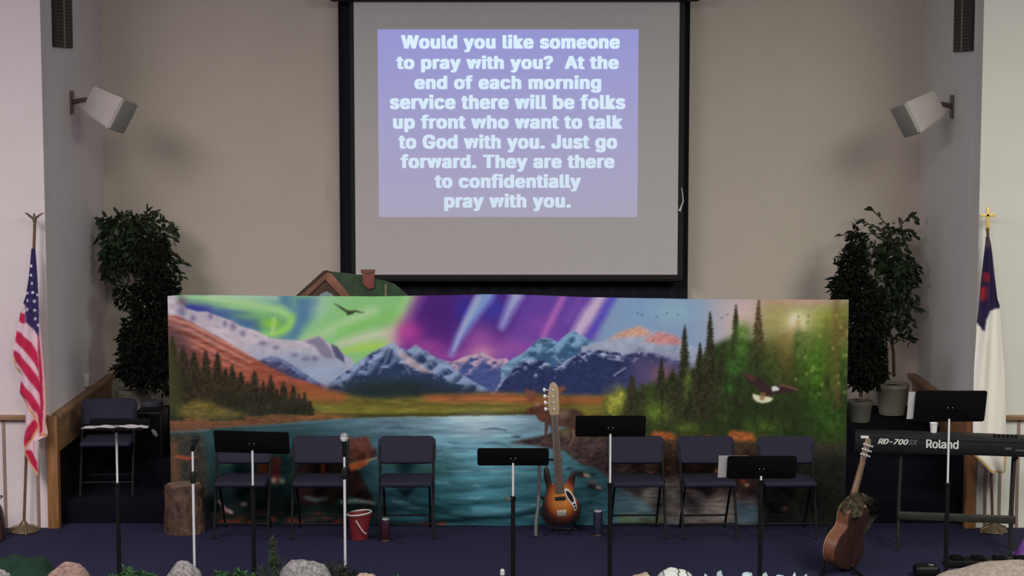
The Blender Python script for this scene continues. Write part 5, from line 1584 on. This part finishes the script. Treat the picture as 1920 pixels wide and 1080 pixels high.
tag(o, 'dark green cloth heaped at the far left of the stage front', 'cloth')


def greens(name, px, ytop, wpx, lab, m, n, ln, wd, Y=-2.5, seed=0, sprig=None, cat='greenery'):
    r_ = random.Random(seed)
    top = P(px, ytop, Y); wm = (P(px + wpx / 2, ytop, Y) - P(px - wpx / 2, ytop, Y)).x
    t = thing(name, lab, cat, (top.x, Y, 0)); h = top.z
    mb = MB(); mb.keep = True; stem = MB()
    ns = 9
    for i in range(ns):
        x0 = wm / 2 * (-.8 + 1.6 * i / (ns - 1)); a = r_.uniform(-.5, .5)
        hh = h * (1 - 0.55 * abs(x0 / (wm / 2)) ** 1.5) * r_.uniform(.8, 1.0)
        y0 = r_.uniform(-.1, .1)
        pts = [Vector((x0 * .8, y0, 0.004)), Vector((x0 * .9 + a * .03, y0 + r_.uniform(-.03, .03), hh * .5)), Vector((x0 + a * .08, y0 + r_.uniform(-.05, .05), hh * .92))]
        stem.tube(pts, [0.005, 0.004, 0.002], 6)
        for k_ in range(n // ns):
            f_ = r_.random() * 2; k0 = min(int(f_), 1)
            p_ = pts[k0].lerp(pts[k0 + 1], f_ - k0)
            d = Vector((r_.uniform(-1, 1), r_.uniform(-1, 1), r_.uniform(-.3, .8)))
            tip = p_ + d.normalized() * ln
            if tip.z < 0.003: d.z = abs(d.z) + .2
            mb.leaf(p_, d, ln * r_.uniform(.6, 1.1), wd, r_)
    if sprig:
        pts = [P(x, y, Y) - Vector(t.location) for x, y in sprig]
        stem.tube(pts, [0.006] * (len(pts) - 1) + [0.002], 6)
        for k_ in range(240):
            f_ = r_.random() * (len(pts) - 1); k0 = int(f_); p_ = pts[k0].lerp(pts[k0 + 1], f_ - k0)
            d = Vector((r_.uniform(-1, 1), r_.uniform(-1, 1), r_.uniform(0, 1)))
            mb.leaf(p_, d, ln * r_.uniform(.5, .9) * (1.1 - .5 * f_ / (len(pts) - 1)), wd, r_)
    mb.obj('needles', m, t, smooth=0); stem.obj('stem', M_trunk, t)
    return t


M_fir = mat('fir_green', (0.030, 0.058, 0.022), 0.7, var=0.4, scale=10)
M_firb = mat('bright_green', (0.030, 0.115, 0.030), 0.7, var=0.3, scale=10)
M_firdk = mat('dark_green', (0.014, 0.024, 0.012), 0.7, var=0.4, scale=10)
greens('fir_sprig', 512, 1038, 66, 'upright fir sprig at the stage front, left of the largest grey rock', M_fir, 900, 0.075, 0.006, seed=1, sprig=[(512, 1070), (514, 1045), (511, 1010)])
greens('fir_garland', 628, 1046, 86, 'dark fir garland at the stage front, right of the largest grey rock', M_firdk, 1500, 0.08, 0.007, seed=2)
greens('leafy_garland', 440, 1062, 110, 'bright green garland low at the stage front, left of the fir sprig', M_firb, 2200, 0.06, 0.014, seed=3, Y=-2.55)
greens('leafy_garland', 236, 1060, 140, 'bright green garland low at the stage front, between the brown and small grey rocks', M_firb, 2800, 0.06, 0.014, seed=4, Y=-2.55)
greens('leafy_garland', 742, 1063, 74, 'bright green garland low at the stage front, right of the low tan rock', M_firb, 1600, 0.06, 0.014, seed=5, Y=-2.55)

# ice chunks
M_ice = mat('frosted_ice', (0.52, 0.66, 0.70), 0.3, var=0.3, scale=30)
ice = [(1322, 1076, 22), (1352, 1075, 24), (1400, 1072, 30), (1436, 1075, 22), (1462, 1075, 26), (1490, 1077, 24), (1512, 1076, 16)]
for i, (px, y, w_) in enumerate(ice):
    top = P(px, y, -2.5); wm = w_ / 250.0
    b = bmesh.new(); bmesh.ops.create_icosphere(b, subdivisions=2, radius=1)
    for v in b.verts:
        k_ = 1 + 0.35 * mnoise.noise(v.co * 2.2 + Vector((i * 5.3, 0, 0)))
        v.co = Vector((v.co.x * k_ * wm / 2, v.co.y * k_ * wm / 2, max(0, (v.co.z * k_ + .5) / 1.5 * top.z)))
    g = MB(); g._merge(b); o = g.obj('ice_chunk', M_ice, None, smooth=20); o.location = (top.x, -2.5, 0)
    labs = ['pale blue ice-like chunk nearest the white wrapped stone', 'pale blue ice-like chunk second from the white wrapped stone', 'widest pale blue ice-like chunk, left of the low music stand pole', 'pale blue ice-like chunk just right of the low music stand pole',
            'pale blue ice-like chunk third from the acoustic guitar end of the row', 'pale blue ice-like chunk second from the acoustic guitar end of the row', 'smallest pale blue ice-like chunk, nearest the acoustic guitar']
    tag(o, labs[i], 'ice', 'ice-like chunks at the stage front')

# small glass bottle ornament
p = P(942, 1072, -2.55)
t = thing('ornament_bottle', 'tiny clear-white bottle ornament at the stage front below the lake banner', 'ornament', (p.x, -2.55, 0))
zt = P(942, 1067, -2.55).z
MB().lathe([(0.024, 0), (0.027, 0.004), (0.027, zt * .45), (0.020, zt * .6), (0.008, zt * .72), (0.008, zt * .84)], 18).obj('body', mat('cloudy_glass', (0.55, 0.55, 0.60), 0.2), t)
MB().lathe([(0.010, zt * .84), (0.016, zt * .86), (0.016, zt * .97), (0.008, zt)], 16).obj('cap', mat('white_cap', (0.66, 0.66, 0.68), 0.4), t)

# black floor monitor, pedal, purple cloth, chair at left edge
p = PZ(1845, 1052, 0.0)
t = thing('pedal_board', 'long flat black pedal board on the floor behind the beige boulder', 'pedal board', (p.x, -1.30, 0), R(-2))
MB().box((0, 0, 0.03), (0.66, 0.16, 0.05), bev=0.008).obj('deck', M_black, t)
for i in range(4):
    MB().box((-0.24 + i * 0.16, 0, 0.062), (0.09, 0.12, 0.02), bev=0.006).obj('pedal', M_desk, t)
p = PZ(1728, 1070, 0.0)
t = thing('power_adapter', 'black rounded adapter block on the floor beside the beige boulder', 'adapter', (p.x, -1.62, 0))
MB().box((0, 0, 0.045), (0.19, 0.13, 0.09), bev=0.03, seg=4).obj('housing', M_black, t)
MB().box((0.03, -0.02, 0.091), (0.035, 0.03, 0.006), bev=0.002).obj('sticker', mat('grey_sticker', (0.2, 0.2, 0.2), 0.6), t)
p = PZ(1922, 1046, 0.0)
g = MB(); NX, NY = 24, 24; vs = []
for j in range(NY):
    row = []
    for i in range(NX):
        u = i / (NX - 1) * 2 - 1; v = j / (NY - 1) * 2 - 1
        r2 = min(1, math.hypot(u, v))
        z = max(0.004, 0.17 * math.cos(r2 * math.pi / 2) ** .8 * (1 + .2 * math.sin(6 * math.atan2(v, u))) + .012 * math.sin(9 * u + 5 * v) * (1 - r2))
        row.append(g.bm.verts.new((u * 0.15, v * 0.15, z)))
    vs.append(row)
for j in range(NY - 1):
    for i in range(NX - 1): g.bm.faces.new((vs[j][i], vs[j][i + 1], vs[j + 1][i + 1], vs[j + 1][i]))
o = g.obj('crumpled_cloth', mat('purple_sequin', (0.14, 0.045, 0.26), 0.4, var=0.5, scale=60, bump=0.5), None, smooth=60)
o.location = (P(1938, 1030, -1.0).x, -1.0, 0)
tag(o, 'purple shiny cloth heap at the right edge of the photo', 'cloth')
p = P(0, 1010, -0.45)
t = thing('instrument_case', 'dark red-brown rounded instrument case at the left edge of the photo', 'case', (p.x - 0.055, -0.45, 0))
MB().prism(smooth_closed([(-0.10, 0.0), (0.07, 0.0), (0.088, 0.06), (0.082, 0.18), (0.06, 0.27), (0.0, 0.33), (-0.08, 0.33), (-0.12, 0.2)], 4), -0.06, 0.06, bev=0.015).obj('shell', mat('maroon_case', (0.035, 0.012, 0.012), 0.5, var=0.2), t)
MB().tube([(0.03, 0, 0.31), (0.085, 0, 0.355), (0.075, 0, 0.36), (-0.02, 0, 0.345)], 0.006, 8).obj('handle', M_black, t)
